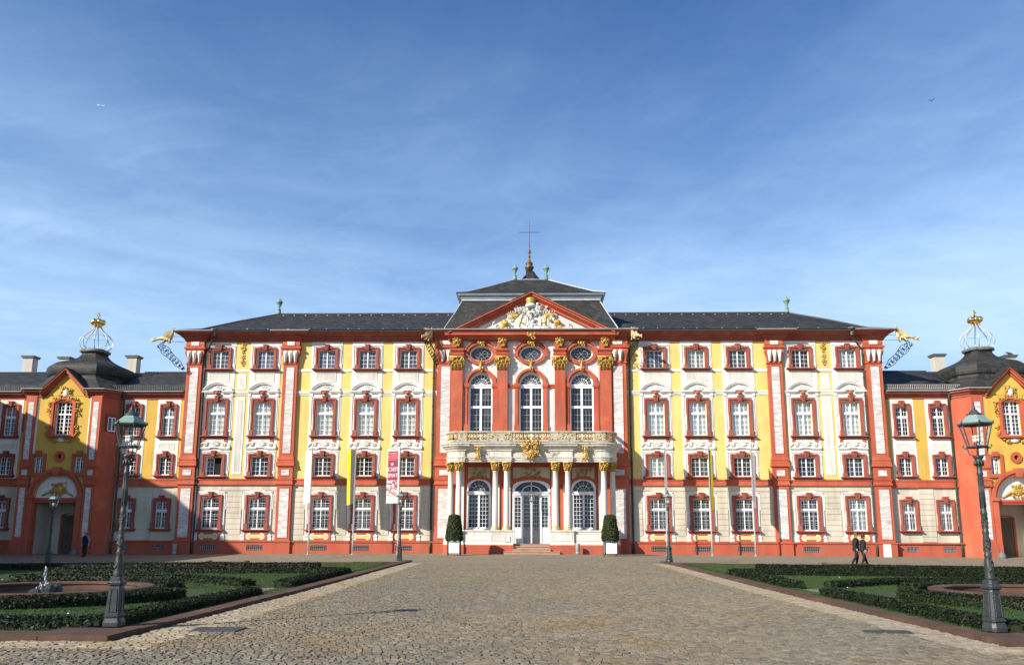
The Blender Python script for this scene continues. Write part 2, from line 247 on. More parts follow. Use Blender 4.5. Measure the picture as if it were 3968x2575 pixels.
# ------------------------------------------------------------------ helpers
class MB:
    def __init__(s): s.v = []; s.f = []; s.mi = []
    def add(s, vs, fs, mi=0):
        o = len(s.v); s.v += [tuple(p) for p in vs]; s.f += [tuple(i+o for i in f) for f in fs]; s.mi += [mi]*len(fs); return s
    def box(s, x0, x1, y0, y1, z0, z1, mi=0):
        if x0 > x1: x0, x1 = x1, x0
        return s.add([(x0,y0,z0),(x1,y0,z0),(x1,y1,z0),(x0,y1,z0),(x0,y0,z1),(x1,y0,z1),(x1,y1,z1),(x0,y1,z1)],
                     [(0,1,5,4),(1,2,6,5),(2,3,7,6),(3,0,4,7),(4,5,6,7),(3,2,1,0)], mi)
    def prism(s, pts, y0, y1, mi=0):                       # outline in XZ pushed through in Y
        n = len(pts); vs = [(x, y0, z) for x, z in pts] + [(x, y1, z) for x, z in pts]
        fs = [tuple(range(n)), tuple(range(2*n-1, n-1, -1))] + [(i, i+n, (i+1) % n+n, (i+1) % n) for i in range(n)]
        return s.add(vs, fs, mi)
    def lathe(s, prof, c=(0,0,0), n=16, mi=0, sx=1, sy=1, rot=0):
        k = len(prof); vs = []; fs = []
        for r, z in prof:
            for i in range(n):
                a = 2*math.pi*i/n+rot; vs.append((c[0]+r*math.cos(a)*sx, c[1]+r*math.sin(a)*sy, c[2]+z))
        for j in range(k-1):
            for i in range(n): fs.append((j*n+i, j*n+(i+1) % n, (j+1)*n+(i+1) % n, (j+1)*n+i))
        fs.append(tuple(range(n-1, -1, -1))); fs.append(tuple((k-1)*n+i for i in range(n)))
        return s.add(vs, fs, mi)
    def tube(s, pts, r, n=6, mi=0):
        pts = [Vector(p) for p in pts]; k = len(pts); rs = r if hasattr(r, '__len__') else [r]*k
        vs = []; fs = []; ref = Vector((0, 0, 1))
        for i, p in enumerate(pts):
            t = (pts[min(i+1, k-1)]-pts[max(i-1, 0)]).normalized()
            if abs(t.dot(ref)) > .95: ref = Vector((1, 0, 0)) if abs(t.x) < .9 else Vector((0, 1, 0))
            a = t.cross(ref).normalized(); b = t.cross(a).normalized(); ref = ref
            for q in range(n):
                an = 2*math.pi*q/n; vs.append(p+(a*math.cos(an)+b*math.sin(an))*rs[i])
        for i in range(k-1):
            for q in range(n): fs.append((i*n+q, i*n+(q+1) % n, (i+1)*n+(q+1) % n, (i+1)*n+q))
        fs.append(tuple(range(n-1, -1, -1))); fs.append(tuple((k-1)*n+i for i in range(n)))
        return s.add(vs, fs, mi)
    def sweep(s, path, prof, closed=False, mi=0, caps=True):   # plan path, profile of (outward, z); outward is right of travel
        P = [Vector(p) for p in path]; n = len(P); k = len(prof); vs = []; fs = []
        for i in range(n):
            a = P[i]-P[i-1] if (i > 0 or closed) else P[1]-P[0]
            b = P[(i+1) % n]-P[i] if (i < n-1 or closed) else P[-1]-P[-2]
            na = Vector((a.y, -a.x)).normalized(); nb = Vector((b.y, -b.x)).normalized(); m = (na+nb)
            m = m/max(.25, 1+na.dot(nb)) if m.length > 1e-6 else na
            for d, z in prof: vs.append((P[i].x+m.x*d, P[i].y+m.y*d, z))
        for i in range(n if closed else n-1):
            j = (i+1) % n
            for q in range(k-1): fs.append((i*k+q, j*k+q, j*k+q+1, i*k+q+1))
        if caps and not closed: fs.append(tuple(range(k))); fs.append(tuple((n-1)*k+q for q in range(k-1, -1, -1)))
        return s.add(vs, fs, mi)
    def ball(s, c, r, n=8, m=6, mi=0, taper=0, mat3=None):
        if not hasattr(r, '__len__'): r = (r, r, r)
        vs = [(0, 0, -1)]; fs = []
        for j in range(1, m):
            ph = -math.pi/2+math.pi*j/m
            for i in range(n): a = 2*math.pi*i/n; vs.append((math.cos(a)*math.cos(ph), math.sin(a)*math.cos(ph), math.sin(ph)))
        vs.append((0, 0, 1)); top = len(vs)-1
        for i in range(n): fs.append((0, 1+(i+1) % n, 1+i))
        for j in range(m-2):
            for i in range(n): fs.append((1+j*n+i, 1+j*n+(i+1) % n, 1+(j+1)*n+(i+1) % n, 1+(j+1)*n+i))
        for i in range(n): fs.append((top, 1+(m-2)*n+i, 1+(m-2)*n+(i+1) % n))
        out = []
        for x, y, z in vs:
            k = 1+taper*z; p = Vector((x*r[0]*k, y*r[1]*k, z*r[2]))
            if mat3: p = mat3 @ p
            out.append((c[0]+p.x, c[1]+p.y, c[2]+p.z))
        return s.add(out, fs, mi)
    def arc(s, cx, cz, r0, r1, a0, a1, y0, y1, n=16, mi=0, sx=1.0, sz=1.0):        # band of a ring in XZ
        vs = []; fs = []
        for i in range(n+1):
            a = a0+(a1-a0)*i/n; c, d = math.cos(a)*sx, math.sin(a)*sz
            for r in (r0, r1):
                for y in (y0, y1): vs.append((cx+c*r, y, cz+d*r))
        for i in range(n):
            o = i*4; q = o+4
            fs += [(o, o+2, q+2, q), (o+1, q+1, q+3, o+3), (o+2, o+3, q+3, q+2), (o, q, q+1, o+1)]
        fs += [(0, 1, 3, 2), (n*4, n*4+2, n*4+3, n*4+1)]
        return s.add(vs, fs, mi)
    def disc(s, cx, cz, rx, rz, y, n=24, a0=0, a1=2*math.pi, mi=0):
        vs = [(cx+rx*math.cos(a0+(a1-a0)*i/n), y, cz+rz*math.sin(a0+(a1-a0)*i/n)) for i in range(n+(0 if abs(a1-a0-2*math.pi) < 1e-6 else 1))]
        return s.add(vs, [tuple(range(len(vs)))], mi)
    def wall(s, x0, x1, z0, z1, y, holes=(), depth=.32, mi=0, rmi=None):    # upright sheet with openings and their reveals
        rmi = mi if rmi is None else rmi
        xs = sorted({x0, x1, *[min(max(v, x0), x1) for h in holes for v in h[:2]]}); zs = sorted({z0, z1, *[min(max(v, z0), z1) for h in holes for v in h[2:4]]})
        for i in range(len(xs)-1):
            for j in range(len(zs)-1):
                cx, cz = (xs[i]+xs[i+1])/2, (zs[j]+zs[j+1])/2
                if any(h[0] < cx < h[1] and h[2] < cz < h[3] for h in holes): continue
                s.add([(xs[i], y, zs[j]), (xs[i+1], y, zs[j]), (xs[i+1], y, zs[j+1]), (xs[i], y, zs[j+1])], [(0, 1, 2, 3)], mi)
        for h in holes:
            a, b, c, d = h[:4]; Y = y+depth
            s.add([(a,y,c),(a,Y,c),(a,Y,d),(a,y,d)], [(0,1,2,3)], rmi); s.add([(b,y,c),(b,Y,c),(b,Y,d),(b,y,d)], [(3,2,1,0)], rmi)
            s.add([(a,y,d),(a,Y,d),(b,Y,d),(b,y,d)], [(0,1,2,3)], rmi); s.add([(a,y,c),(a,Y,c),(b,Y,c),(b,y,c)], [(3,2,1,0)], rmi)
        return s
    def spandrel(s, cx, zs, r, ztop, y, depth, n=18, mi=0, rz=None, pw=1):          # fills a square-headed hole down to an arch, with the arch's reveal
        rz = rz or r; P = [(cx+r*math.cos(math.pi*i/n), zs+rz*abs(math.sin(math.pi*i/n))**pw) for i in range(n+1)]
        for i in range(n):
            (a, b), (c, d) = P[i], P[i+1]
            s.add([(a, y, b), (a, y, ztop), (c, y, ztop), (c, y, d)], [(0, 1, 2, 3)], mi)
            s.add([(a, y, b), (a, y+depth, b), (c, y+depth, d), (c, y, d)], [(0, 3, 2, 1)], mi)
        return s
    def mesh(s, name, mats, smooth=False):
        me = bpy.data.meshes.new(name); me.from_pydata(s.v, [], s.f)
        for m in (mats if isinstance(mats, (list, tuple)) else [mats]): me.materials.append(MATS[m])
        if any(s.mi): me.polygons.foreach_set('material_index', s.mi)
        if smooth: me.polygons.foreach_set('use_smooth', [True]*len(s.f)); 
        me.update(); return me
    def obj(s, name, mats, parent=None, loc=(0,0,0), rot=None, smooth=False, scale=None):
        return put(name, s.mesh(name, mats, smooth), parent, loc, rot, scale)
def put(name, me, parent=None, loc=(0,0,0), rot=None, scale=None):
    o = bpy.data.objects.new(name, me); col.objects.link(o); o.location = loc
    if rot: o.rotation_euler = rot
    if scale: o.scale = scale
    if parent is not None: o.parent = parent
    return o
def thing(name, label, cat, loc=(0,0,0), rot=None, group=None, scale=None):
    o = put(name, None, None, loc, rot, scale); tag(o, label, cat, group); return o
def tag(o, label, cat, group=None):
    o['label'] = label; o['category'] = cat
    if group: o['group'] = group
    return o
def struct(o): o['kind'] = 'structure'; return o
def stuff(o): o['kind'] = 'stuff'; return o
CACHE = {}
def cached(key, fn):
    if key not in CACHE: CACHE[key] = fn()
    return CACHE[key]
def lerp(a, b, t): return a+(b-a)*t
def gz(x, y):                                            # the forecourt rises gently towards the palace and towards its axis
    ax = abs(x)
    if y <= -40: a = b = 0
    elif y <= -17.5: t = (y+40)/22.5; t = t*t*(3-2*t); a, b = .165*t, .0122*t
    else: t = min(1, (y+17.5)/17.5); a, b = lerp(.165, .21, t), lerp(.0122, .0063, t)
    return a-b*min(ax, 34)

# ================================================================== PALACE
palace = thing('palace', 'three storey red yellow and white baroque palace with slate roof and central pediment', 'palace')
PANES = [0]
WTYPE = {  # inner width, height, column edges, list of (z0, z1, rows)
 'top':  dict(w=1.30, h=1.45, leaves=[(0, 1.45, 4)]),
 'main': dict(w=1.30, h=2.63, leaves=[(0, 1.66, 4), (1.76, 2.63, 2)]),
 'mez':  dict(w=1.30, h=1.48, leaves=[(0, 1.48, 4)]),
 'low':  dict(w=1.30, h=2.37, leaves=[(0, 1.50, 4), (1.58, 2.37, 2)]),
 'lmain': dict(w=.92, h=2.27, leaves=[(0, 1.42, 4), (1.50, 2.27, 2)]),
 'lmez': dict(w=.92, h=1.40, leaves=[(0, 1.40, 4)]),
 'llow': dict(w=.92, h=2.06, leaves=[(0, 1.30, 4), (1.38, 2.06, 2)]),
 'tiny': dict(w=.62, h=1.1, leaves=[(0, 1.1, 3)]),
}
def sash_mesh(t):
    d = WTYPE[t]; w, h = d['w'], d['h']; b = MB(); hw = w/2
    y0, y1 = .10, .17
    for (z0, z1, rows) in d['leaves']:
        b.box(-hw, -hw+.045, y0, y1, z0, z1); b.box(hw-.045, hw, y0, y1, z0, z1)
        b.box(-hw+.045, hw-.045, y0, y1, z0, z0+.07); b.box(-hw+.045, hw-.045, y0, y1, z1-.06, z1)
        b.box(-.040, .040, y0-.02, y1, z0+.07, z1-.06)
        for sx in (-1, 1):
            cx = sx*(hw-.045+.040)/2; b.box(cx-.010, cx+.010, y0+.02, y1-.01, z0+.07, z1-.06)
        for r in range(1, rows):
            z = z0+.07+(z1-.06-z0-.07)*r/rows
            b.box(-hw+.045, -.040, y0+.022, y1-.012, z-.010, z+.010); b.box(.040, hw-.045, y0+.022, y1-.012, z-.010, z+.010)
    if len(d['leaves']) > 1:
        z = d['leaves'][0][1]; b.box(-hw, hw, y0-.05, y1+.01, z+.001, d['leaves'][1][0]-.001)
    b.box(-hw+.01, hw-.01, y0-.07, y0-.002, 0.002, .08)
    return b.mesh('sash', 'frame_white')
def pane_spots(t):
    d = WTYPE[t]; hw = d['w']/2; out = []
    for (z0, z1, rows) in d['leaves']:
        cw = (hw-.045-.040)/2; ch = (z1-.06-z0-.07)/rows
        for c in range(4):
            x = [-hw+.045, -hw+.045+cw, .040, .040+cw][c]
            for r in range(rows): out.append((x+.012, x+cw-.012, z0+.07+ch*r+.012, z0+.07+ch*(r+1)-.012))
    return out
def surround_mesh(t, m='red_trim_shaded'):
    d = WTYPE[t]; hw = d['w']/2; h = d['h']; b = MB(); k = .225 if d['w'] > 1 else .19
    if t == 'tiny': k = .1
    for s in (-1, 1):
        b.box(s*hw, s*(hw+k*.55), -.09, .02, 0, h+.14); b.box(s*(hw+k*.55), s*(hw+k), -.15, .02, 0, h+.25)
        if t != 'tiny':
            b.box(s*(hw-.004), s*(hw+k+.05), -.19, .0, -.002, min(.42, h*.2)); b.box(s*(hw+k-.02), s*(hw+k+.035), -.13, .0, h*.62, h+.22)
    b.box(-hw-k*.55, hw+k*.55, -.088, .02, h, h+.14); b.box(-hw-k*.55+.002, hw+k*.55-.002, -.148, .02, h+.14, h+.25)
    if t != 'tiny':
        b.box(-hw*.72, hw*.72, -.17, .0, h+.14, h+.29); b.box(-hw*.5, hw*.5, -.11, .0, h+.03, h+.13)
    return b.mesh('window', m)
def sill_mesh(t):
    d = WTYPE[t]; e = d['w']/2+(.47 if d['w'] > 1 else .38 if t != 'tiny' else .14); b = MB()
    b.box(-e, e, -.30, .33, -.075, -.002); b.box(-e+.06, e-.06, -.24, .0, -.13, -.075); b.box(-e+.12, e-.12, -.18, .0, -.19, -.13)
    return b.mesh('sill', 'red_trim_shaded')
def key_mesh(t):
    d = WTYPE[t]; h = d['h']; b = MB(); b.prism([(-.12, h-.01), (.12, h-.01), (.18, h+.40), (-.18, h+.40)], -.22, .0)
    for q in (-1, 0, 1): b.prism([(q*.075-.026, h-.0), (q*.075+.026, h-.0), (q*.11+.036, h+.39), (q*.11-.036, h+.39)], -.27, -.21)
    b.box(-.21, .21, -.29, .0, h+.40, h+.46)
    return b.mesh('keystone', 'red_trim_shaded')
def grille_mesh(t):
    d = WTYPE[t]; hw = d['w']/2; b = MB()
    for i in range(7): x = -hw+.08+(d['w']-.16)*i/6; b.tube([(x, -.03, .01), (x, -.03, d['h']-.02)], .008, 4)
    for j in range(6): z = .15+(d['h']-.3)*j/5; b.box(-hw+.002, hw-.002, -.038, -.022, z-.009, z+.009)
    return b.mesh('grille', 'steel')
def make_window(parent, t, x, y, z, glass='glass_dark', curtain=None, grille=False, individual=False, key=True, sill=True, surround='red_stone'):
    w = put('window', cached(('sur', t), lambda: surround_mesh(t)), parent, (x, y, z))
    put('sash', cached(('sash', t), lambda: sash_mesh(t)), w)
    if sill: put('sill', cached(('sill', t), lambda: sill_mesh(t)), w)
    if key and t != 'tiny': put('keystone', cached(('key', t), lambda: key_mesh(t)), w)
    if grille: put('grille', cached(('gr', t), lambda: grille_mesh(t)), w)
    g = 'glass_clear' if curtain else glass
    spots = pane_spots(t)
    if individual and PANES[0]+len(spots) <= 300:
        PANES[0] += len(spots)
        for (a, b_, c, d_) in spots:
            def mk(a=a, b_=b_, c=c, d_=d_): return MB().box(-(b_-a)/2, (b_-a)/2, -.004, .004, -(d_-c)/2, (d_-c)/2).mesh('pane', g)
            put('pane', cached(('pane', g, round(b_-a, 4), round(d_-c, 4)), mk), w, ((a+b_)/2, .135, (c+d_)/2))
    else:
        def mk2():
            q = MB()
            for (a, b_, c, d_) in spots: q.box(a, b_, .131, .139, c, d_)
            return q.mesh('panes', g)
        stuff(put('panes', cached(('panes', t, g), mk2), w))
    if curtain:
        def mk3():
            q = MB(); d = WTYPE[t]; hw = d['w']/2; n = 22
            for i in range(n):
                x0, x1 = -hw+.01+(d['w']-.02)*i/n, -hw+.01+(d['w']-.02)*(i+1)/n
                yy = lambda k: .30+.018*math.sin(k*2.1)+.01*math.sin(k*.9)
                q.add([(x0, yy(i), .02), (x1, yy(i+1), .02), (x1, yy(i+1), d['h']-.02), (x0, yy(i), d['h']-.02)], [(0, 1, 2, 3)])
            return q.mesh('curtain', curtain, True)
        put('curtain', cached(('cur', t, curtain), mk3), w)
    return w

COLS = [-24.51, -20.92, -16.06, -12.86, -9.62, 9.58, 12.80, 16.02, 20.85, 24.46]
ZT, ZM, ZZ, ZL = 14.30, 9.04, 5.92, 1.90                     # sill heights of the four rows
def holes_for(x): return [(x-.65, x+.65, ZT, ZT+1.45), (x-.65, x+.65, ZM, ZM+2.63), (x-.65, x+.65, ZZ, ZZ+1.48)]
# --- walls
hs_ = [h for x in COLS for h in holes_for(x)]
for xa, xb in ((-27.0, -6.6), (6.6, 27.0)):
    MB().wall(xa, xb, 5.3, 16.6, 0, [h for h in hs_ if xa < h[0] < xb], .34).obj('upper_wall', 'yellow', palace)
    MB().wall(xa, xb, .9, 5.5, .02, [(x-.65, x+.65, ZL, ZL+2.37) for x in COLS if xa < x < xb], .34).obj('ground_floor_wall', 'beige', palace)
b = MB(); b.box(-27.0, -26.99, 0.01, 12.4, -.3, 16.6); b.box(26.99, 27.0, 0.01, 12.4, -.3, 16.6); b.box(-26.98, 26.98, 12.38, 12.4, -.3, 16.6)
b.obj('rear_wall', 'yellow', palace)
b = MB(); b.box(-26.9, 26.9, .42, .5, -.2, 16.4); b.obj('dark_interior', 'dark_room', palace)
# --- plinth, with cellar openings
def plinth(parent, xs, x0, x1, y, name='plinth', ztop=1.05, cw=.62):
    b = MB(); b.wall(x0, x1, -.4, ztop-.1, y, [(x-cw, x+cw, .35, .72) for x in xs], .3); b.box(x0, x1, y-.06, .03, ztop-.1, ztop)
    o = b.obj(name, 'red_plinth', parent)
    for x in xs:
        g = MB().box(x-cw, x+cw, y+.25, y+.3, .35, .72).obj('cellar_window', 'dark_room', parent)
        q = MB()
        for i in range(8): xx = x-cw+.08+(2*cw-.16)*i/7; q.tube([(xx, y+.06, .35), (xx, y+.06, .72)], .009, 4)
        for z in (.42, .53, .65): q.box(x-cw, x+cw, y+.055, y+.075, z-.008, z+.008)
        q.obj('grille', 'steel', g)
plinth(palace, COLS[:5], -27.0, -6.4, -.16); plinth(palace, COLS[5:], 6.4, 27.0, -.16)
# --- red band between the ground floor and the storeys above
for xa, xb in ((-27.0, -6.6), (6.6, 27.0)):
    MB().box(xa, xb, -.10, .03, 5.27, 5.68).box(xa, xb, -.16, .03, 5.24, 5.33).box(xa, xb, -.14, .03, 5.62, 5.72).obj('string_band', 'red_stone', palace)
# --- white stucco strip and its mouldings for each column of windows
def frame(b, x0, x1, z0, z1, t, y0, y1):
    b.box(x0, x0+t, y0, y1, z0, z1); b.box(x1-t, x1, y0, y1, z0, z1); b.box(x0+t, x1-t, y0, y1, z0, z0+t); b.box(x0+t, x1-t, y0, y1, z1-t, z1)
def shell(b, x, z, r, y, n=7, mi=0):
    for i in range(n):
        a = R(25+130*i/(n-1)); b.ball((x+math.cos(a)*r*.6, y, z+math.sin(a)*r*.62), (r*.13, .05, r*.42), 6, 5, mi, .35, Matrix.Rotation(-(a-math.pi/2), 3, 'Y'))
    b.ball((x, y, z), (r*.3, .06, r*.2), 8, 5, mi)
def spiral(cx, cz, r, turns, y, sx=1, n=16, start=0):
    return [(cx+sx*math.cos(start+2*math.pi*turns*i/n)*r*(1-.8*i/n), y, cz+math.sin(start+2*math.pi*turns*i/n)*r*(1-.8*i/n)) for i in range(n+1)]
def strip_mesh(hw):
    b = MB(); b.wall(-hw, hw, 5.73, 16.5, -.03, holes_for(0), .05)
    b.add([(-hw, -.03, 5.73), (-hw, .01, 5.73), (-hw, .01, 16.5), (-hw, -.03, 16.5)], [(0, 3, 2, 1)]); b.add([(hw, -.03, 5.73), (hw, .01, 5.73), (hw, .01, 16.5), (hw, -.03, 16.5)], [(0, 1, 2, 3)])
    return b.mesh('stucco_strip', 'white')
def mould_mesh(hw):
    b = MB(); yo = -.028
    for (z0, h) in ((ZT, 1.45), (ZZ, 1.48)):                        # eared outer frames
        for s in (-1, 1):
            b.box(s*1.06, s*1.12, -.075, yo, z0-.02, z0+h+.42); b.box(s*1.0, s*1.18, -.065, yo, z0-.02, z0+.4); b.box(s*1.12, s*1.17, -.06, yo, z0+h*.65, z0+h+.40)
        b.box(-1.12, 1.12, -.075, yo, z0+h+.36, z0+h+.42); b.box(-.62, .62, -.07, yo, z0+h+.42, z0+h+.50)
    for s in (-1, 1): b.box(s*1.05, s*1.11, -.075, yo, ZM, ZM+2.95); b.box(s*1.0, s*1.17, -.065, yo, ZM-.2, ZM+.45)
    b.box(-1.11, 1.11, -.075, yo, ZM+2.95, ZM+3.01)
    frame(b, -.78, .78, 13.28, 13.96, .05, -.065, yo)
    Rr = 1.38; zc = 13.18-Rr; a = math.asin(1.12/Rr)
    b.arc(0, zc, Rr-.10, Rr, math.pi/2-a, math.pi/2+a, -.17, yo, 14); b.arc(0, zc, Rr, Rr+.07, math.pi/2-a, math.pi/2+a, -.22, yo, 14)
    b.arc(0, zc+.34, Rr-.34, Rr-.29, math.pi/2-.42, math.pi/2+.42, -.06, yo, 8)
    for s in (-1, 1):
        b.box(s*.34, s*1.25, -.20, yo, 12.44, 12.55); b.box(s*.36, s*1.2, -.14, yo, 12.36, 12.44); b.box(s*.98, s*1.2, -.10, yo, 12.12, 12.36)
        b.tube(spiral(s*.72, 8.38, .17, 1.3, -.09, s, 12, 2.2), [.055]*13, 5); Rs = .95
        b.arc(s*.72, 7.82, .60, .72, R(90) if s > 0 else R(35), R(145) if s < 0 else R(90), -.13, yo, 6) if False else b.tube([(s*1.2, -.09, 8.16), (s*1.08, -.09, 8.33), (s*.9, -.09, 8.46), (s*.7, -.09, 8.52), (s*.56, -.09, 8.46)], .06, 5)
        b.box(s*.3, s*1.2, -.15, yo, 8.04, 8.12); b.box(s*.46, s*1.14, -.10, yo, 7.96, 8.04)
    b.box(-.34, .34, -.21, yo, 12.56, 12.64); b.box(-.42, .42, -.1, yo, 12.64, 12.80); b.box(-.34, .34, -.16, yo, 8.10, 8.18)
    shell(b, 0, 12.66, .32, -.11); shell(b, 0, 8.24, .42, -.1)
    frame(b, -.7, .7, 8.50, 8.76, .04, -.09, yo)
    b.box(-1.25, 1.25, -.06, yo, 14.06, 14.24) if False else None
    return b.mesh('moulding', 'white')
def panel_mesh(): return MB().box(-.73, .73, -.045, -.026, 13.33, 13.91).mesh('inset_panel', 'cream')
def panel_mesh2(): return MB().box(-.66, .66, -.08, -.07, 8.54, 8.72).mesh('inset_panel', 'cream')
def red_bits_mesh():
    return MB().box(-.98, .98, -.07, -.027, 8.50, 8.82).mesh('apron', 'red_stone')
def finial_mesh():
    b = MB(); b.lathe([(.02, 0), (.09, .02), (.06, .06), (.17, .13), (.19, .19), (.15, .25), (.07, .29), (.03, .36), (.0, .40)], (0, -.20, 12.16), 10)
    return b.mesh('finial', 'red_stone')
def low_mesh():      # white surround of the ground floor windows
    b = MB(); yo = .03
    b.wall(-1.14, 1.14, 1.06, 4.78, -.035, [(-.65, .65, ZL, ZL+2.37)], .06)
    for s in (-1, 1):
        b.box(s*1.02, s*1.09, -.075, -.03, 1.5, 4.72); b.box(s*1.14, s*1.2, -.04, yo, 3.4, 4.6); b.box(s*.86, s*1.2, -.08, .03, 1.07, 1.5); b.box(s*.9, s*1.18, -.12, .03, 1.36, 1.46)
        b.box(s*.95, s*1.13, -.10, .03, 1.1, 1.16)
    b.box(-1.09, 1.09, -.075, -.03, 4.66, 4.72); b.box(-.6, .6, -.07, -.03, 4.72, 4.82)
    return b.mesh('stucco_surround', 'white')
def apron_low():
    b = MB(); b.box(-.86, .86, -.14, .03, 1.06, 1.66); return b.mesh('apron', 'red_stone')
def plaque_pts(k):
    hw, hh = .63*k+.02*(k-1), .13*k; P = []
    for s in (1, -1):
        q = [(s*.38, s*-.10*k), (s*.38, s*-.19*k)] + [(s*(.48+.19*k*math.cos(a)), s*.19*k*math.sin(a)) for a in [-1.57, -1.1, -.55, 0, .55, 1.1, 1.57]] + [(s*.38, s*.19*k), (s*.38, s*.10*k)]
        P += q
    return P
def plaque_mesh(k, y0, y1, m): return MB().prism([(x, 1.37+z) for x, z in plaque_pts(k)], y0, y1).mesh('plaque', m)
GLASS_TOP = {0: 'glass_blue', 1: 'glass_blue', 2: 'glass_blue', 3: 'glass_blue', 4: 'glass_blue', 5: 'glass_blue'}
for i, x in enumerate(COLS):
    hw = 1.22
    st = put('stucco_strip', cached('strip', lambda: strip_mesh(1.22)), palace, (x, 0, 0))
    put('moulding', cached('mould', lambda: mould_mesh(1.22)), st)
    put('inset_panel', cached('inpan', panel_mesh), st); put('inset_panel', cached('inpan2', panel_mesh2), st); put('finial', cached('redfin', finial_mesh), st); put('apron', cached('redbits', red_bits_mesh), st)
    make_window(palace, 'main', x, -.03, ZM, curtain='curtain', individual=True)
    make_window(palace, 'top', x, -.03, ZT, glass=GLASS_TOP.get(i, 'glass_dark'), curtain='curtain_dim' if i in (6, 9) else None)
    if i == 0:                                                    # the open casement on the left
        w = put('window', cached(('sur', 'mez'), lambda: surround_mesh('mez')), palace, (x, -.03, ZZ)); w['label'] = 'low window with one casement standing open'
        put('sill', cached(('sill', 'mez'), lambda: sill_mesh('mez')), w); put('keystone', cached(('key', 'mez'), lambda: key_mesh('mez')), w)
        q = MB(); frame(q, -.65, .65, 0, 1.48, .06, .1, .17); q.box(-.6, .6, .03, .1, .002, .08); q.obj('frame', 'frame_white', w)
        q = MB(); frame(q, 0, .56, .06, 1.42, .055, 0, .05); q.box(.27, .295, .01, .04, .11, 1.36); [q.box(.05, .51, .011, .039, z-.013, z+.013) for z in (.42, .74, 1.06)]
        q.obj('casement', 'frame_white', w, (-.59, .16, 0), (0, 0, R(28))); MB().box(.05, .51, .022, .03, .1, 1.37).obj('pane', 'glass_dark', w, (-.59, .16, 0), (0, 0, R(28)))
        q = MB(); frame(q, 0, .56, .06, 1.42, .055, 0, .05); q.obj('casement', 'frame_white', w, (.59, .18, 0), (0, 0, R(102)))
    else: make_window(palace, 'mez', x, -.03, ZZ, curtain='curtain' if i == 5 else None)
    make_window(palace, 'low', x, -.03, ZL, curtain='curtain_dim' if i == 9 else None, grille=True)
    lo = put('stucco_surround', cached('low', low_mesh), palace, (x, 0, 0)); put('apron', cached('aplow', apron_low), lo)
    put('plaque', cached('pl1', lambda: plaque_mesh(1.25, -.16, -.139, 'frame_white')), lo); put('plaque', cached('pl2', lambda: plaque_mesh(.95, -.175, -.16, 'yellow')), lo)
# --- white horizontal bands over the yellow fields
def gaps(x0, x1, cs, hw):
    out = []; cur = x0
    for c in cs:
        if x0 < c < x1: out.append((cur, c-hw)); cur = c+hw
    out.append((cur, x1)); return out
for xa, xb in ((-25.86, -19.42), (-18.3, -7.35), (7.35, 18.3), (19.42, 25.86)):
    for ga, gb in gaps(xa, xb, COLS, 1.22):
        if gb-ga < .02: continue
        MB().box(ga, gb, -.045, .0, 14.06, 14.26).obj('band', 'white', palace)
        MB().box(ga, gb, -.11, .0, 12.42, 12.52).box(ga, gb, -.075, .0, 12.31, 12.42).box(ga, gb, -.05, .0, 12.2, 12.27).obj('band', 'white', palace)
# --- beige rustication courses between the ground floor windows
for xa, xb in ((-25.86, -19.42), (-18.3, -7.35), (7.35, 18.3), (19.42, 25.86)):
    for ga, gb in gaps(xa, xb, COLS, 1.215):
        if gb-ga < .1: continue
        for k in range(9):
            z0 = 1.08+k*.41
            MB().box(ga+.012, gb-.012, -.03, .02, z0+.012, z0+.398).obj('course_block', 'beige', palace)
    cs = [c for c in COLS if xa < c < xb]
    MB().box(xa+.012, xb-.012, -.028, .02, 4.83, 5.235).obj('course_block', 'beige', palace)
# --- narrow panels and gilt drops between the outer pairs
def drop_mesh():
    b = MB(); b.arc(0, 15.95, .10, .17, 0, 2*math.pi, -.09, -.03, 14); rnd = random.Random(3)
    for z, n, r in ((16.25, 9, .17), (15.95, 10, .24), (15.62, 5, .12), (15.3, 12, .16), (15.05, 4, .06), (14.85, 12, .17), (14.62, 5, .08)):
        for i in range(n): a = rnd.random()*6.28; q = r*math.sqrt(rnd.random()); b.ball((math.cos(a)*q, -.05, z+math.sin(a)*q), (.05, .05, .05), 6, 4)
    b.tube([(0, -.04, 16.4), (0, -.04, 14.5)], .014, 5)
    return b.mesh('gilt_drop', 'gold', True)
for x in (-22.72, 22.66):
    b = MB(); b.box(x-.37, x+.37, -.035, .0, 6.05, 12.05); frame(b, x-.2, x+.2, 6.3, 11.8, .03, -.055, -.034); b.box(x-.34, x+.34, -.035, 0, 12.66, 13.86); frame(b, x-.17, x+.17, 12.8, 13.6, .03, -.055, -.034); b.obj('stucco_panel', 'white', palace)
    MB().box(x-.17, x+.17, -.045, -.034, 6.33, 11.77).box(x-.14, x+.14, -.045, -.034, 12.83, 13.57).obj('inset_panel', 'cream', palace)
    put('gilt_drop', cached('drop', drop_mesh), palace, (x, 0, 0))
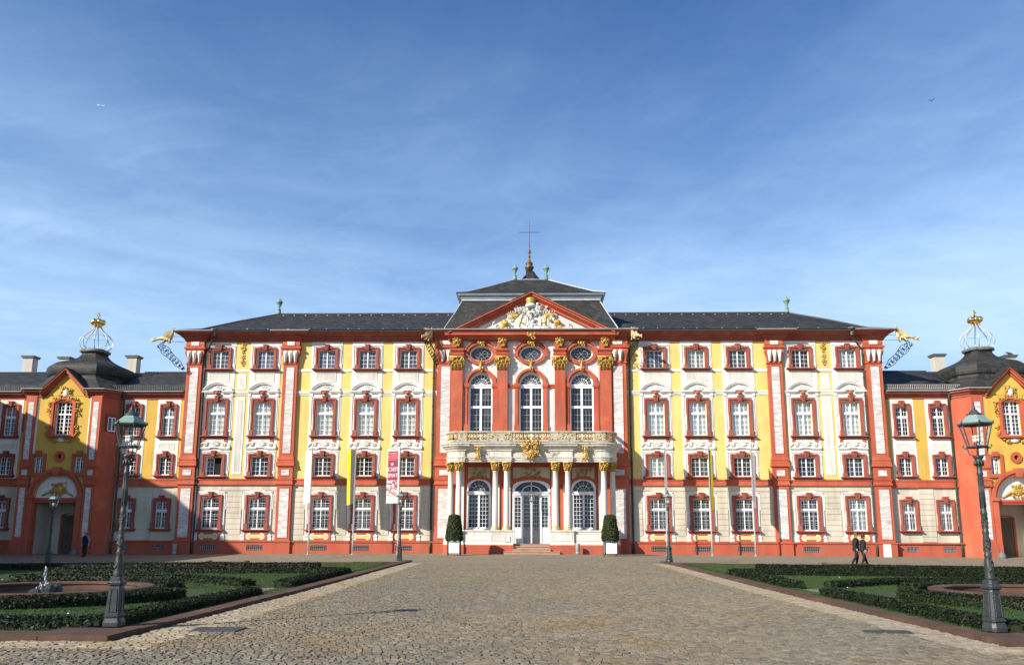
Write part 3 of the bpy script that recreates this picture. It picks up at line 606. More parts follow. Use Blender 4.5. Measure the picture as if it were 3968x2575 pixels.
# --- giant pilasters
def tongue(b, x, y, mi=0):
    prof = [(.10, 0), (.09, .1), (.11, .3), (.16, .55), (.19, .75), (.17, .86), (.08, .9)]
    prof = [(r*1.0, z) for r, z in prof]; b.lathe(prof, (x, y, 0), 10, mi, 1, .8); b.tube([(x, y-.07, .08), (x, y-.12, .5), (x, y-.145, .72)], [.02, .045, .05], 5, mi)
def pilaster(parent, x, w, y0=0, proj=.25, tongues=3, right_cut=0):
    p = MB(); h = w/2
    U = lambda e=0: [(-h-e, y0+.03), (-h-e, y0-proj-e), (h+e, y0-proj-e), (h+e, y0+.03)]
    p.sweep(U(), [(0, 1.04), (0, 14.66)]); p.sweep(U(), [(0, 5.2), (.07, 5.24), (.10, 5.34), (.04, 5.42), (.04, 5.6), (.09, 5.66), (.09, 5.74), (0, 5.76)])
    o = p.obj('pilaster', 'red_stone', parent, (x, 0, 0))
    q = MB(); q.sweep(U(), [(0, 5.8), (.02, 5.8), (.02, 6.62), (.14, 6.68), (.14, 6.76), (.11, 6.86), (.11, 7.0), (.06, 7.06), (.09, 7.18), (.06, 7.28), (.05, 7.36), (0, 7.40)]); q.obj('base', 'red_stone', o)
    q = MB(); q.sweep(U(), [(0, 14.60), (.07, 14.64), (.07, 14.70), (.02, 14.74), (.02, 14.95), (.05, 15.2), (.14, 15.45), (.17, 15.6), (.12, 15.7), (.12, 15.78), (.22, 15.84), (.24, 15.98), (.16, 16.02), (.10, 16.04), (.14, 16.2), (.10, 16.44), (0, 16.46)]); q.obj('capital', 'red_stone', o)
    q = MB(); q.box(-h*.55, h*.55, y0-proj-.16, y0-proj-.1, 16.1, 16.40)
    for i in range(7): xx = -h*.5+h*i/6; q.tube([(xx, y0-proj-.16, 16.14), (xx, y0-proj-.16, 16.36)], .03, 5)
    t = MB()
    for i in range(tongues): tongue(t, (i-(tongues-1)/2)*w*.35, y0-proj-.13)
    t.obj('capital_leaf', 'white', o, (0, 0, 14.78), smooth=True); q.obj('frieze_panel', 'white', o)
    for (za, zb, m) in ((7.67, 14.40, .225), (5.98, 6.42, .22), (1.30, 4.98, .175)):
        e = h-m*w; yy = y0-proj-(.02 if 5.8 < za < 6.6 else 0)
        MB().box(-e, e, yy-.014, yy, za, zb).obj('marble_panel', 'marble', o)
        r = MB(); frame(r, -e-.045, e+.045, za-.045, zb+.045, .045, yy-.03, yy+.01); r.obj('fillet', 'red_stone', o)
    q = MB(); q.sweep(U(.08), [(0, -.4), (0, .93), (.05, .95), (.05, 1.06), (-.1, 1.08)]); q.obj('pedestal', 'red_plinth', o)
    return o
for x, w in ((-26.45, 1.19), (-18.86, 1.12), (18.80, 1.12), (26.40, 1.19)): pilaster(palace, x, w)
for s in (-1, 1): pilaster(palace, s*6.66, 1.30, -.05, .42, 2)
# --- main cornice and roof gutter in one run, breaking forward over the pilasters
path = [(-27.25, 11), (-27.25, -.30)]
def ressaut(xa, xb, y, yb): return [(xa, yb), (xa, y), (xb, y), (xb, yb)]
path = [(-27.22, 12.3), (-27.22, -.34), (-25.68, -.34), (-25.68, 0), (-19.55, 0), (-19.55, -.34), (-18.17, -.34), (-18.17, 0), (-7.42, 0), (-7.42, -.52), (7.42, -.52), (7.42, 0), (18.17, 0), (18.17, -.34), (19.55, -.34), (19.55, 0), (25.68, 0), (25.68, -.34), (27.22, -.34), (27.22, 12.3)]
CORN = [(0, 16.44), (.06, 16.47), (.06, 16.58), (.15, 16.64), (.15, 16.70), (.28, 16.76), (.28, 16.86), (.33, 16.87), (.44, 16.93), (.70, 17.05), (.75, 17.08), (.75, 17.13), (0, 17.2)]
MB().sweep(path, CORN).obj('cornice', 'red_trim_shaded', palace)  # same stone as the pilasters, shade under the eave put into the colour
MB().sweep(path, [(.66, 17.135), (.80, 17.135), (.82, 17.19), (.78, 17.21), (.40, 17.21)]).obj('gutter', 'lead', palace)
# --- main roof, slightly flared
def roof_main():
    b = MB(); E = dict(x=27.85, y=-.62, z=17.2)
    lv = [(27.95, -1.0, 17.2, 0), (26.6, .9, 17.72, 0), (24.6, 3.6, 19.1, 0), (22.2, 6.3, 20.45, 0)]
    yb = lambda y: 12.6-y
    rings = []
    for (x, y, z, _) in lv: rings.append([(-x, y, z), (x, y, z), (x, yb(y), z), (-x, yb(y), z)])
    for a, c in zip(rings, rings[1:]):
        for i in range(4): j = (i+1) % 4; b.add([a[i], a[j], c[j], c[i]], [(0, 1, 2, 3)])
    return b
rf = roof_main().obj('roof', 'slate', palace)
b = MB(); b.tube([(-22.2, 6.3, 20.47), (22.2, 6.3, 20.47)], .09, 6)
for s in (-1, 1): b.tube([(s*27.75, -.85, 17.24), (s*26.6, .9, 17.76), (s*24.6, 3.6, 19.13), (s*22.2, 6.3, 20.47)], .06, 5)
b.obj('ridge', 'slate_ridge', rf)
def snow_hooks():
    b = MB(); rnd = random.Random(5)
    for i in range(46): x = -21.5+43*i/45; b.box(x-.05, x+.05, 5.68, 5.72, 20.17, 20.22)
    for i in range(30): x = -23+46*i/29+rnd.uniform(-.4, .4); b.box(x-.04, x+.04, .98, 1.02, 17.77, 17.81)
    return b
stuff(snow_hooks().obj('roof_hooks', 'lead', rf))
URN = [(.20, 0), (.20, .22), (.17, .25), (.15, .46), (.17, .48), (.10, .54), (.07, .62), (.11, .66), (.10, .70), (.22, .98), (.27, 1.08), (.31, 1.12), (.26, 1.16), (.22, 1.26), (.12, 1.36), (.05, 1.42), (.07, 1.47), (.04, 1.53), (0, 1.55)]
for s in (-1, 1): MB().lathe(URN, n=12).obj('urn', 'verdigris', palace, (s*22.1, 6.3, 20.42), smooth=True)
# --- central mansard pavilion roof
def frustum(b, levels):
    rings = [[(-x, y0, z), (x, y0, z), (x, y1, z), (-x, y1, z)] for (x, y0, y1, z) in levels]
    for a, c in zip(rings, rings[1:]):
        for i in range(4): j = (i+1) % 4; b.add([a[i], a[j], c[j], c[i]], [(0, 1, 2, 3)])
    b.add(rings[-1], [(0, 1, 2, 3)])
MX = -.04
b = MB(); frustum(b, [(6.95, -.1, 9.6, 17.25), (6.75, .05, 9.45, 17.7), (6.05, .6, 8.9, 19.0), (5.52, 1.05, 8.45, 20.12)]); mz = b.obj('mansard_roof', 'slate', palace, (MX, 0, 0))
b = MB(); b.sweep([(-5.5, 8.5), (-5.5, 1.02), (5.5, 1.02), (5.5, 8.5)], [(0, 20.05), (.10, 20.07), (.10, 20.22), (.17, 20.26), (.17, 20.34), (.36, 20.46), (.42, 20.56), (.42, 20.62), (0, 20.64)], mi=0); b.obj('attic_cornice', 'lead', mz)
b = MB(); frustum(b, [(6.0, .52, 8.98, 20.64), (5.1, 1.15, 8.35, 20.88), (3.2, 2.35, 7.15, 21.75), (1.4, 3.5, 6.0, 22.62)]); b.obj('upper_roof', 'slate', mz)
b = MB()
for s in (-1, 1): b.tube([(s*6.95, -.1, 17.28), (s*6.75, .05, 17.72), (s*6.05, .6, 19.02), (s*5.52, 1.05, 20.12)], .045, 5); b.tube([(s*6.0, .52, 20.66), (s*5.1, 1.15, 20.9), (s*3.2, 2.35, 21.77), (s*1.4, 3.5, 22.64)], .032, 5)
b.tube([(-1.4, 3.5, 22.64), (1.4, 3.5, 22.64)], .05, 5)
b.obj('ridge', 'lead', mz)
b = MB(); b.lathe([(1.22, 22.6), (1.0, 22.78), (.75, 23.1), (.5, 23.4), (.36, 23.62), (.34, 23.7)], (0, 4.75, 0), 8, rot=R(22.5)); b.obj('cap_roof', 'slate', mz)
sp = MB().lathe([(.30, 23.6), (.30, 23.95), (.36, 23.98), (.40, 24.12), (.36, 24.2), (.28, 24.24), (.28, 24.42), (.33, 24.46), (.28, 24.54), (.16, 24.62), (.10, 24.75), (.08, 25.05), (.14, 25.12), (.08, 25.18), (.06, 25.35), (.15, 25.48), (.12, 25.62), (.05, 25.7), (.06, 25.9), (.04, 26.1)], (0, 4.75, 0), 14).obj('spire', 'bronze', palace, (-.16, 0, 0), smooth=True)
MB().tube([(0, 4.75, 26.0), (0, 4.75, 28.35)], [.045, .022], 6).box(-.86, .86, 4.73, 4.77, 27.27, 27.31).obj('cross', 'iron', sp)
for s in (-1, 1): MB().lathe(URN, n=12).obj('urn', 'verdigris', palace, (s*1.32-.06, 3.55, 22.55), smooth=True, scale=(.95, .95, .95))
# ------------------------------------------------------------------ central projection
RY = -.30
b = MB(); wx = [-3.92, -.03, 3.88]
b.wall(-6.1, 6.1, 8.0, 16.6, RY, [(x-.9, x+.9, 8.6, 13.92) for x in wx] + [(x-.93, x+.93, 14.8, 16.06) for x in wx], .4)
for x in wx: b.spandrel(x, 13.02, .9, 13.92, RY, .4)
for x in wx:                                                   # close the square hole round each oval
    n = 28; c = 15.43
    for i in range(n):
        a0, a1 = 2*math.pi*i/n, 2*math.pi*(i+1)/n
        def bd(a):
            k = min(.93/max(1e-6, abs(math.cos(a))), .63/max(1e-6, abs(math.sin(a)))); return (x+math.cos(a)*k, RY, c+math.sin(a)*k)
        ov = lambda a, y: (x+.9*math.cos(a), y, c+.6*math.sin(a))
        b.add([bd(a0), bd(a1), ov(a1, RY), ov(a0, RY)], [(0, 1, 2, 3)]); b.add([ov(a0, RY), ov(a1, RY), ov(a1, RY+.4), ov(a0, RY+.4)], [(0, 1, 2, 3)])
b.obj('central_wall', 'white', palace)
for (xa, xb, w) in ((-6.22, -5.32, 0), (-2.65, -1.85, 0), (1.79, 2.6, 0), (5.26, 6.14, 0)):
    o = MB().box(xa, xb, -.64, RY+.02, 5.3, 16.46).obj('red_pilaster', 'red_stone', palace)
    MB().box(xa-.06, xb+.06, -.70, RY+.02, 15.14, 15.30).box(xa-.1, xb+.1, -.76, RY+.02, 15.30, 15.42).box(xa-.05, xb+.05, -.69, RY+.02, 15.5, 15.62).box(xa-.12, xb+.12, -.78, RY+.02, 15.62, 15.76).obj('entablature_block', 'red_stone', o)
def scroll_cluster(b, cx, cy, cz, w, h, n, seed, d=.12, sc=1, mask=None, mi=0):
    rnd = random.Random(seed)
    for i in range(n):
        for _ in range(20):
            u, v = rnd.uniform(-1, 1), rnd.uniform(-1, 1)
            if mask is None or mask(u, v): break
        x, z = cx+u*w/2, cz+v*h/2; k = rnd.random()
        r = sc*rnd.uniform(.05, .11)
        if k < .4: b.tube(spiral(x, z, r*1.5, 1.1, cy-d*rnd.uniform(.5, 1), rnd.choice((-1, 1)), 9, rnd.random()*6), [r*.45*(1-.05*q) for q in range(10)], 5, mi)
        else: b.ball((x, cy-d*rnd.uniform(.3, 1), z), (r*.6, d*.6, r*1.3), 6, 5, mi, .3, Matrix.Rotation(rnd.uniform(-1.2, 1.2)+u*.8, 3, 'Y'))
def corinth_mesh(w, h, round_=False):
    b = MB(); n = 9
    b.prism([(-w*.40, 0), (w*.40, 0), (w*.52, h*.86), (-w*.52, h*.86)], -.06, .05)
    b.box(-w*.62, w*.62, -.16, .05, h*.87, h)
    for row, (z, m, hh) in enumerate(((.0, 4, .42), (.26, 5, .42))):
        for i in range(m):
            x = (i-(m-1)/2)*w*.26*(1+.1*row); z0 = h*z
            b.tube([(x, -.05, z0), (x, -.10, z0+h*hh*.6), (x*1.05, -.18, z0+h*hh*.95), (x*1.05, -.21, z0+h*hh*.82)], [.05, .075, .05, .03], 5)
    for s in (-1, 1): b.tube(spiral(s*w*.44, h*.76, h*.17, 1.6, -.16, s, 14, 1.5), [.045]*15, 5)
    b.ball((0, -.17, h*.9), (.08, .08, .1), 7, 5); scroll_cluster(b, 0, -.06, h*.5, w*.8, h*.7, 10, 4, .1, .7)
    return b.mesh('capital', 'gold', True)
for x in (-5.77, -2.25, 2.19, 5.70): put('capital', cached('corinth', lambda: corinth_mesh(.98, 1.04)), palace, (x, -.64, 14.12))
# window frames, arches, ovals and gilding of the central projection
def tall_window(x):
    w = MB(); z0 = 8.62; y = RY
    for s in (-1, 1):
        w.box(x+s*.9, x+s*1.02, y-.10, y+.02, z0, 12.86); w.box(x+s*1.02, x+s*1.26, y-.16, y+.02, z0, 12.86)
        w.box(x+s*.86, x+s*1.32, y-.24, y+.02, 12.80, 13.06); w.box(x+s*.88, x+s*1.30, y-.2, y+.02, 12.70, 12.80); w.box(x+s*.88, x+s*1.29, y-.22, y+.02, z0, 9.85)
    w.arc(x, 13.04, .9, 1.02, 0, math.pi, y-.12, y+.02, 20); w.arc(x, 13.04, 1.02, 1.2, 0, math.pi, y-.2, y+.02, 20)
    o = w.obj('window', 'red_stone', palace)
    q = MB(); ya, yb = y+.22, y+.30
    for s in (-1, 1): q.box(x+s*.80, x+s*.9, ya, yb, z0, 13.0)
    q.box(x-.8, x+.8, ya-.05, yb, 12.72, 12.98); q.box(x-.88, x+.88, ya-.10, yb, 12.94, 13.02); q.box(x-.8, x+.8, ya-.05, yb, 11.15, 11.33); q.box(x-.085, x+.085, ya-.03, yb, z0, 12.72)
    q.arc(x, 13.0, .80, .895, 0, math.pi, ya, yb, 20); q.arc(x, 13.0, .48, .51, 0, math.pi, ya+.03, yb-.01, 14); q.arc(x, 13.0, 0.0, .12, 0, math.pi, ya, yb, 8)
    for k in range(1, 8): a = math.pi*k/8; q.tube([(x+.12*math.cos(a), ya+.05, 13.0+.12*math.sin(a)), (x+.8*math.cos(a), ya+.05, 13.0+.8*math.sin(a))], .014, 4)
    q.obj('sash', 'frame_white', o)
    t = MB(); spots = []
    for s in (-1, 1):
        xa, xb = sorted((x+s*.085, x+s*.80))
        for k in (1, 2): t.box(xa+(xb-xa)*k/3-.012, xa+(xb-xa)*k/3+.012, ya+.03, yb-.02, z0, 11.15); t.box(xa+(xb-xa)*k/3-.012, xa+(xb-xa)*k/3+.012, ya+.03, yb-.02, 11.33, 12.72)
        for (za, zb, n) in ((z0, 11.15, 5), (11.33, 12.72, 3)):
            for k in range(1, n): t.box(xa, xb, ya+.032, yb-.022, za+(zb-za)*k/n-.012, za+(zb-za)*k/n+.012)
            for cc in range(3):
                for r_ in range(n): spots.append((xa+(xb-xa)*cc/3+.013, xa+(xb-xa)*(cc+1)/3-.013, za+(zb-za)*r_/n+.013, za+(zb-za)*(r_+1)/n-.013))
    t.obj('glazing_bars', 'door_grey', o)
    if PANES[0]+len(spots) <= 300:
        PANES[0] += len(spots)
        for a, b_, c, d_ in spots: MB().box(a, b_, ya+.055, ya+.062, c, d_).obj('pane', 'glass_dark', o)
    else:
        g = MB(); [g.box(a, b_, ya+.055, ya+.062, c, d_) for a, b_, c, d_ in spots]; stuff(g.obj('panes', 'glass_dark', o))
    MB().disc(x, 13.0, .82, .82, ya+.058, 20, 0, math.pi).obj('fanlight', 'glass_dark', o)
def oval_window(x):
    c = 15.43; y = RY
    w = MB(); w.arc(x, c, .89, 1.0, 0, 2*math.pi, y-.10, y+.02, 32, 0, 1, .68); w.arc(x, c, 1.0, 1.2, 0, 2*math.pi, y-.18, y+.02, 32, 0, 1, .74)
    w.arc(x, c+.1, 1.2, 1.3, R(10), R(170), y-.24, y+.02, 20, 0, 1, .72)
    o = w.obj('window', 'red_stone', palace)
    q = MB(); ya = y+.2; q.arc(x, c, .80, .90, 0, 2*math.pi, ya, ya+.08, 32, 0, 1, .665); q.obj('sash', 'frame_white', o)
    q = MB(); q.arc(x, c, .50, .525, 0, 2*math.pi, ya+.03, ya+.06, 28, 0, 1, .6)
    for k in range(12): a = 2*math.pi*k/12+.0; r0 = .0 if k % 2 == 0 else .5; q.tube([(x+r0*math.cos(a), ya+.045, c+r0*.6*math.sin(a)), (x+.82*math.cos(a), ya+.045, c+.82*.665*math.sin(a))], .013, 4)
    q.obj('glazing_bars', 'door_grey', o); MB().disc(x, c, .82, .55, ya+.065, 32).obj('pane', 'glass_dark', o)
def gilt_mesh(kind):
    b = MB()
    if kind == 'mask':
        b.ball((0, -.1, 0), (.13, .12, .13), 8, 6); scroll_cluster(b, 0, 0, 0, .5, .34, 16, 11, .14)
        for s in (-1, 1): b.tube(spiral(s*.2, .02, .1, 1.2, -.1, s, 10), [.035]*11, 5)
    elif kind == 'drop':
        b.ball((0, -.12, .1), (.1, .1, .14), 8, 6); b.ball((0, -.1, -.15), (.09, .1, .25), 8, 6, 0, .4); scroll_cluster(b, 0, 0, 0, .5, .85, 22, 12, .14, .8, lambda u, v: abs(u) < .45+.5*v if v > -.4 else abs(u) < .25)
    elif kind == 'spray':
        scroll_cluster(b, 0, 0, 0, .66, .95, 40, 13, .18, .85, lambda u, v: abs(u) < .75+.45*v if v < .3 else abs(u) < 1-.7*(v-.3)); b.ball((0, -.14, .12), (.12, .12, .14), 8, 6)
    elif kind == 'cart':
        b.prism([(.16*math.cos(a)*1.2, -.15+.26*math.sin(a)) for a in [2*math.pi*i/14 for i in range(14)]], -.22, -.05)
        scroll_cluster(b, 0, 0, 0, 1.25, 1.35, 84, 14, .26, 1.0, lambda u, v: (abs(u) < .95-.55*max(0, -v)) and (u*u+v*v > .09))
        for s in (-1, 1): b.tube(spiral(s*.36, -.15, .2, 1.3, -.2, s, 14), [.06]*15, 5); b.tube(spiral(s*.3, .38, .2, 1.2, -.2, s, 14), [.05]*15, 5)
    elif kind == 'term':
        scroll_cluster(b, 0, 0, 0, .52, 1.05, 40, 15, .2, .8, lambda u, v: abs(u) < .6+.3*abs(v)); b.ball((0, -.15, .3), (.12, .12, .15), 8, 6); b.ball((0, -.13, -.15), (.13, .12, .3), 8, 6)
    return b.mesh('gilt_ornament', 'gold', True)
def gilt(kind, x, y, z, s=1): return put('gilt_ornament', cached(('gilt', kind), lambda: gilt_mesh(kind)), palace, (x, y, z), None, (s, s, s))
for x in wx:
    tall_window(x); oval_window(x)
    gilt('mask', x, RY-.2, 16.22); gilt('drop', x, RY-.22, 14.50)
    for e in (-1.28, 1.02): MB().box(x+e, x+e+.26, RY-.20, RY+.01, 15.14, 15.78).obj('impost', 'red_stone', palace)
for x in (-5.77, -2.25, 2.19, 5.70): gilt('spray', x, -.72, 16.22)
gilt('mask', -.03, -1.02, 16.72, 1.2)
for xa, xb in ((-1.85, -1.29), (1.23, 1.79)):
    b = MB(); b.box(xa, xb, RY-.10, RY, 12.72, 12.86).box(xa, xb, RY-.15, RY, 12.86, 13.0); b.obj('impost', 'red_stone', palace)
    xm = (xa+xb)/2
    b = MB(); frame(b, xm-.2, xm+.2, 9.3, 12.5, .035, RY-.03, RY); b.obj('moulding', 'white', palace)
for x in wx:
    b = MB()
    for s in (-1, 1):
        b.tube([(x+s*1.25, RY-.01, 14.75), (x+s*.98, RY-.01, 14.52), (x+s*.72, RY-.01, 14.35)], .022, 4); b.tube([(x+s*1.25, RY-.01, 14.75), (x+s*1.25, RY-.01, 13.3)], .02, 4); b.tube([(x+s*.72, RY-.01, 14.35), (x+s*1.05, RY-.01, 14.1), (x+s*1.25, RY-.01, 13.8)], .02, 4)
    b.obj('moulding', 'white', palace)
# pediment
b = MB(); TX, TZ, AZ = 6.45, 16.98, 20.18
b.prism([(-TX+.5, 16.9), (TX-.5, 16.9), (0, AZ-.12)], -.60, -.3); b.obj('tympanum', 'cream', palace)
def rake(o0, o1, y, m, name):
    b = MB(); sl = (AZ-TZ)/TX
    for s in (-1, 1):
        b.prism([(s*(TX), TZ-o0), (0, AZ-o0), (0, AZ-o1), (s*(TX), TZ-o1)], y, -.58)
    return b.obj(name, m, palace)
rake(.0, .10, -1.24, 'red_stone', 'raking_cornice'); rake(.10, .27, -1.10, 'red_stone', 'raking_cornice'); rake(.27, .36, -.95, 'red_stone', 'raking_cornice'); rake(.36, .62, -.78, 'red_stone', 'raking_cornice')
b = MB(); sl = (AZ-TZ)/TX
for s in (-1, 1): b.prism([(s*(TX+.05), TZ+.0), (0, AZ+.02), (0, AZ+.06), (s*(TX+.05), TZ+.04)], -1.27, .4)
b.obj('pediment_flashing', 'slate_ridge', palace)
MB().sweep([(-6.3, -.3), (-6.3, -.70), (6.3, -.70), (6.3, -.3)], [(0, 16.45), (.1, 16.5), (.1, 16.56), (.22, 16.64), (.22, 16.7), (.42, 16.76), (.42, 16.9), (.46, 16.92), (.46, 16.96), (0, 17.0)]).obj('pediment_cornice', 'red_stone', palace)
# the sculpture in the pediment
def relief():
    W_ = MB(); G = MB(); y = -.62; parts = []
    def shield(cx, cz, rx, rz, tilt):
        m3 = Matrix.Rotation(tilt, 3, 'Y'); W_.ball((cx, y-.06, cz), (rx, .16, rz), 16, 8, 0, 0, m3)
        pts = []
        for i in range(21):
            a = 2*math.pi*i/20; p = m3 @ Vector((math.cos(a)*rx*1.08, -.08, math.sin(a)*rz*1.06)); pts.append((cx+p.x, y+p.y, cz+p.z))
        W_.tube(pts, .06, 6)
    shield(-.85, 17.85, .52, .72, R(14)); shield(.95, 17.85, .52, .70, R(-14))
    # gilt charges: a saltire-like cross and a rampart
    G.tube([(-1.02, y-.24, 17.35), (-.7, y-.24, 18.35)], .04, 5); G.tube([(-1.1, y-.24, 17.95), (-.58, y-.24, 17.68)], .04, 5)
    G.box(.72, .82, y-.25, y-.18, 17.5, 18.1); G.box(1.05, 1.15, y-.25, y-.18, 17.55, 18.2); G.box(.72, 1.15, y-.25, y-.18, 17.72, 17.8); G.tube([(.9, y-.24, 18.25), (1.2, y-.24, 17.5)], .04, 5)
    parts.append(('gilt_charge', G, 'gold')); G = MB()
    # crown
    G.lathe([(.34, 19.25), (.38, 19.32), (.36, 19.4), (.44, 19.55), (.42, 19.66), (.28, 19.76), (.1, 19.82), (.05, 19.9)], (-.05, y-.22, 0), 14)
    W_.lathe([(.36, 19.02), (.4, 19.1), (.36, 19.2), (.38, 19.26)], (-.05, y-.2, 0), 14)
    for i in range(7): a = math.pi+math.pi*i/6; W_.ball((-.05+.36*math.cos(a), y-.22+.3*math.sin(a), 19.14), (.06, .06, .09), 6, 5)
    parts.append(('crown', G, 'gold'))
    # putti
    def putto(x, z, lean):
        W_.ball((x+lean*.1, y-.3, z+.52), (.12, .12, .14), 8, 6); W_.ball((x, y-.26, z+.2), (.15, .14, .26), 8, 6, 0, -.15)
        for s in (-1, 1): W_.tube([(x+s*.08, y-.3, z), (x+s*.2, y-.4, z-.1), (x+s*.16, y-.32, z-.34)], [.09, .08, .05], 6); W_.tube([(x+s*.12, y-.28, z+.34), (x+s*.3, y-.34, z+.28), (x+s*.42, y-.3, z+.44*(1 if s == lean else .5))], [.06, .05, .04], 6)
    putto(.38, 18.72, 1); putto(-.22, 18.3, -1); putto(.0, 17.3, 1)
    W_.ball((.12, y-.1, 17.35), (.42, .2, .4), 10, 6)
    # lions
    def lion(x, s):
        G = MB(); parts.append(('lion', G, 'gold')); G.ball((x, y-.2, 17.42), (.36, .2, .26), 10, 6, 0, 0, Matrix.Rotation(s*.7, 3, 'Y')); G.ball((x-s*.18, y-.28, 17.72), (.24, .22, .27), 10, 6); G.ball((x-s*.3, y-.4, 17.72), (.12, .14, .12), 8, 6)
        for q in range(9): a = q*.7; G.ball((x-s*.18+.22*math.cos(a), y-.26, 17.72+.24*math.sin(a)), (.08, .1, .1), 6, 5)
        for (dx, dz) in ((-.38, .05), (-.22, -.02), (.2, .0), (.36, .02)): G.tube([(x+s*dx*.6, y-.25, 17.38), (x+s*dx, y-.32, 17.2+dz), (x+s*(dx-.06), y-.34, 17.03)], [.1, .08, .06], 6)
        W_.tube([(x+s*.3, y-.2, 17.4), (x+s*.62, y-.2, 17.3), (x+s*.78, y-.2, 17.5), (x+s*.72, y-.2, 17.78), (x+s*.6, y-.2, 17.86)], [.05, .035, .03, .03, .06], 6)
    lion(-2.25, -1); lion(2.2, 1)
    # flags, palm fronds and trophies to each side
    rnd = random.Random(21)
    for s in (-1, 1):
        G = MB(); parts.append(('gilt_standards', G, 'gold'))
        for k in range(7):
            a = R(52+k*11); l0 = .9+rnd.random()*.3; p0 = (s*1.35, y-.14, 18.0); p1 = (p0[0]+s*math.cos(a)*l0*.9, y-.2, p0[2]+math.sin(a)*l0*.62)
            G.tube([p0, ((p0[0]+p1[0])/2, y-.22, (p0[2]+p1[2])/2+.02), p1], [.03, .06, .035], 5); W_.ball(p1, (.05, .05, .06), 6, 5)
        for k in range(10): W_.ball((s*(1.5+.08*k), y-.1, 17.3+.1*(k % 4)), (.09, .1, .12), 6, 5, 0, .3, Matrix.Rotation(rnd.uniform(-1, 1), 3, 'Y'))
        scroll_cluster(W_, s*.95, y-.06, 17.2, 1.7, .42, 26, 31+s, .22, 1.25); scroll_cluster(W_, s*1.55, y-.05, 17.85, .55, .9, 14, 41+s, .2, 1.1)
        scroll_cluster(W_, s*3.0, y+.02, 17.14, 1.7, .3, 22, 51+s, .14, .9, lambda u, v: v < -s*u*.8+.35); scroll_cluster(W_, s*.7, y-.1, 18.78, 1.1, .5, 18, 61+s, .2, 1.1)
        scroll_cluster(W_, s*4.0, y+.02, 17.08, .9, .16, 9, 71+s, .1, .7)
        W_.tube(spiral(s*.45, 17.25, .2, 1.4, y-.28, s, 14), [.07]*15, 6); W_.tube(spiral(s*1.05, 17.2, .18, 1.4, y-.26, -s, 14), [.06]*15, 6)
    scroll_cluster(W_, 0, y-.1, 18.1, .6, 1.1, 16, 81, .2, 1.2)
    return W_, parts
Wm, Gp = relief()
cr = Wm.obj('pediment_relief', 'white', palace, smooth=True)
for nm, g, m in Gp: g.obj(nm, m, cr, smooth=True)

# ------------------------------------------------------------------ portico
PF = -2.5
def corner_path(xo, yf, r, yb, n=7):
    left = [(-xo+r-r*math.sin(R(90)*(1-i/n)), yf+r-r*math.cos(R(90)*(1-i/n))) for i in range(n+1)]
    return left
def portico_path(xo, yf, r, yb, steps=()):
    n = 7
    l = [(-xo, yb)]+[(-xo+r*(1-math.cos(R(90)*i/n)), yf+r*(1-math.sin(R(90)*i/n))) for i in range(n+1)]
    mid = []
    for (xa, xb, d) in steps: mid += [(xa, yf), (xa, yf+d), (xb, yf+d), (xb, yf)]
    rgt = [(-x, y) for x, y in reversed(l)]
    return l+mid+rgt
STEP = [(-4.92, -3.06, .16), (-1.5, 1.45, .16), (3.0, 4.88, .16)]
pp = portico_path(6.36, PF, 1.25, -.3, STEP)
MB().sweep(pp, [(-.5, 6.83), (0, 6.83), (0, 6.98), (.04, 6.99), (.04, 7.10), (.09, 7.14), (.09, 7.19), (0, 7.2), (0, 7.62), (-.5, 7.62)]).obj('entablature', 'lime', palace)
MB().sweep(pp, [(-.2, 7.6), (.06, 7.63), (.08, 7.72), (.22, 7.86), (.22, 7.93), (.34, 7.97), (.36, 8.06), (.44, 8.14), (.44, 8.2), (-.1, 8.3), (-.6, 8.3)]).obj('balcony_cornice', 'lime', palace)
def fillpoly(path, z0, z1, m, name):
    n = len(path); b = MB(); b.add([(x, y, z0) for x, y in path]+[(x, y, z1) for x, y in path], [tuple(range(n)), tuple(range(2*n-1, n-1, -1))]+[(i, (i+1) % n, (i+1) % n+n, i+n) for i in range(n)]); return b.obj(name, m, palace)
fillpoly(portico_path(6.1, PF+.2, 1.1, -.29), 7.3, 7.5, 'beige', 'portico_ceiling'); fillpoly(portico_path(6.2, PF+.05, 1.15, -.29), 8.2, 8.31, 'lime', 'balcony_floor')
for (xa, xb) in ((-4.85, -3.12), (-1.44, 1.4), (3.06, 4.82)): MB().box(xa, xb, PF+.14, PF+.16, 7.24, 7.58).obj('frieze_panel', 'beige', palace)
# balustrade
bp_ = portico_path(6.3, PF+.02, 1.2, -.3)
MB().sweep(bp_, [(-.14, 8.31), (.1, 8.31), (.1, 8.42), (-.14, 8.44)]).sweep(bp_, [(-.16, 8.94), (.08, 8.92), (.14, 8.98), (.14, 9.06), (.06, 9.10), (-.16, 9.10)]).obj('balustrade_rail', 'balustrade_stone', palace)
for xa, xb in ((-3.3, -1.45), (1.4, 3.25), (-5.45, -4.75), (4.7, 5.4)):
    o = MB().box(xa, xb, PF-.09, PF+.16, 8.43, 8.93).obj('balustrade_pier', 'balustrade_stone', palace)
    q = MB(); scroll_cluster(q, (xa+xb)/2, PF-.08, 8.68, (xb-xa)*.9, .40, int(14*(xb-xa)), int(xa*10)+99, .045, .75); stuff(q.obj('relief', 'gilt_pale', o, smooth=True))
def baluster_mesh():
    b = MB()
    for s in (-1, 1): b.tube([(s*.10, 0, .0), (s*.045, 0, .14), (s*.10, 0, .25), (s*.045, 0, .36), (s*.10, 0, .50)], [.035, .045, .035, .045, .035], 6)
    b.ball((0, -.02, .25), (.075, .06, .08), 8, 6); b.box(-.13, .13, -.05, .05, .0, .03); b.box(-.13, .13, -.05, .05, .47, .5)
    return b.mesh('baluster', 'gilt_pale', True)
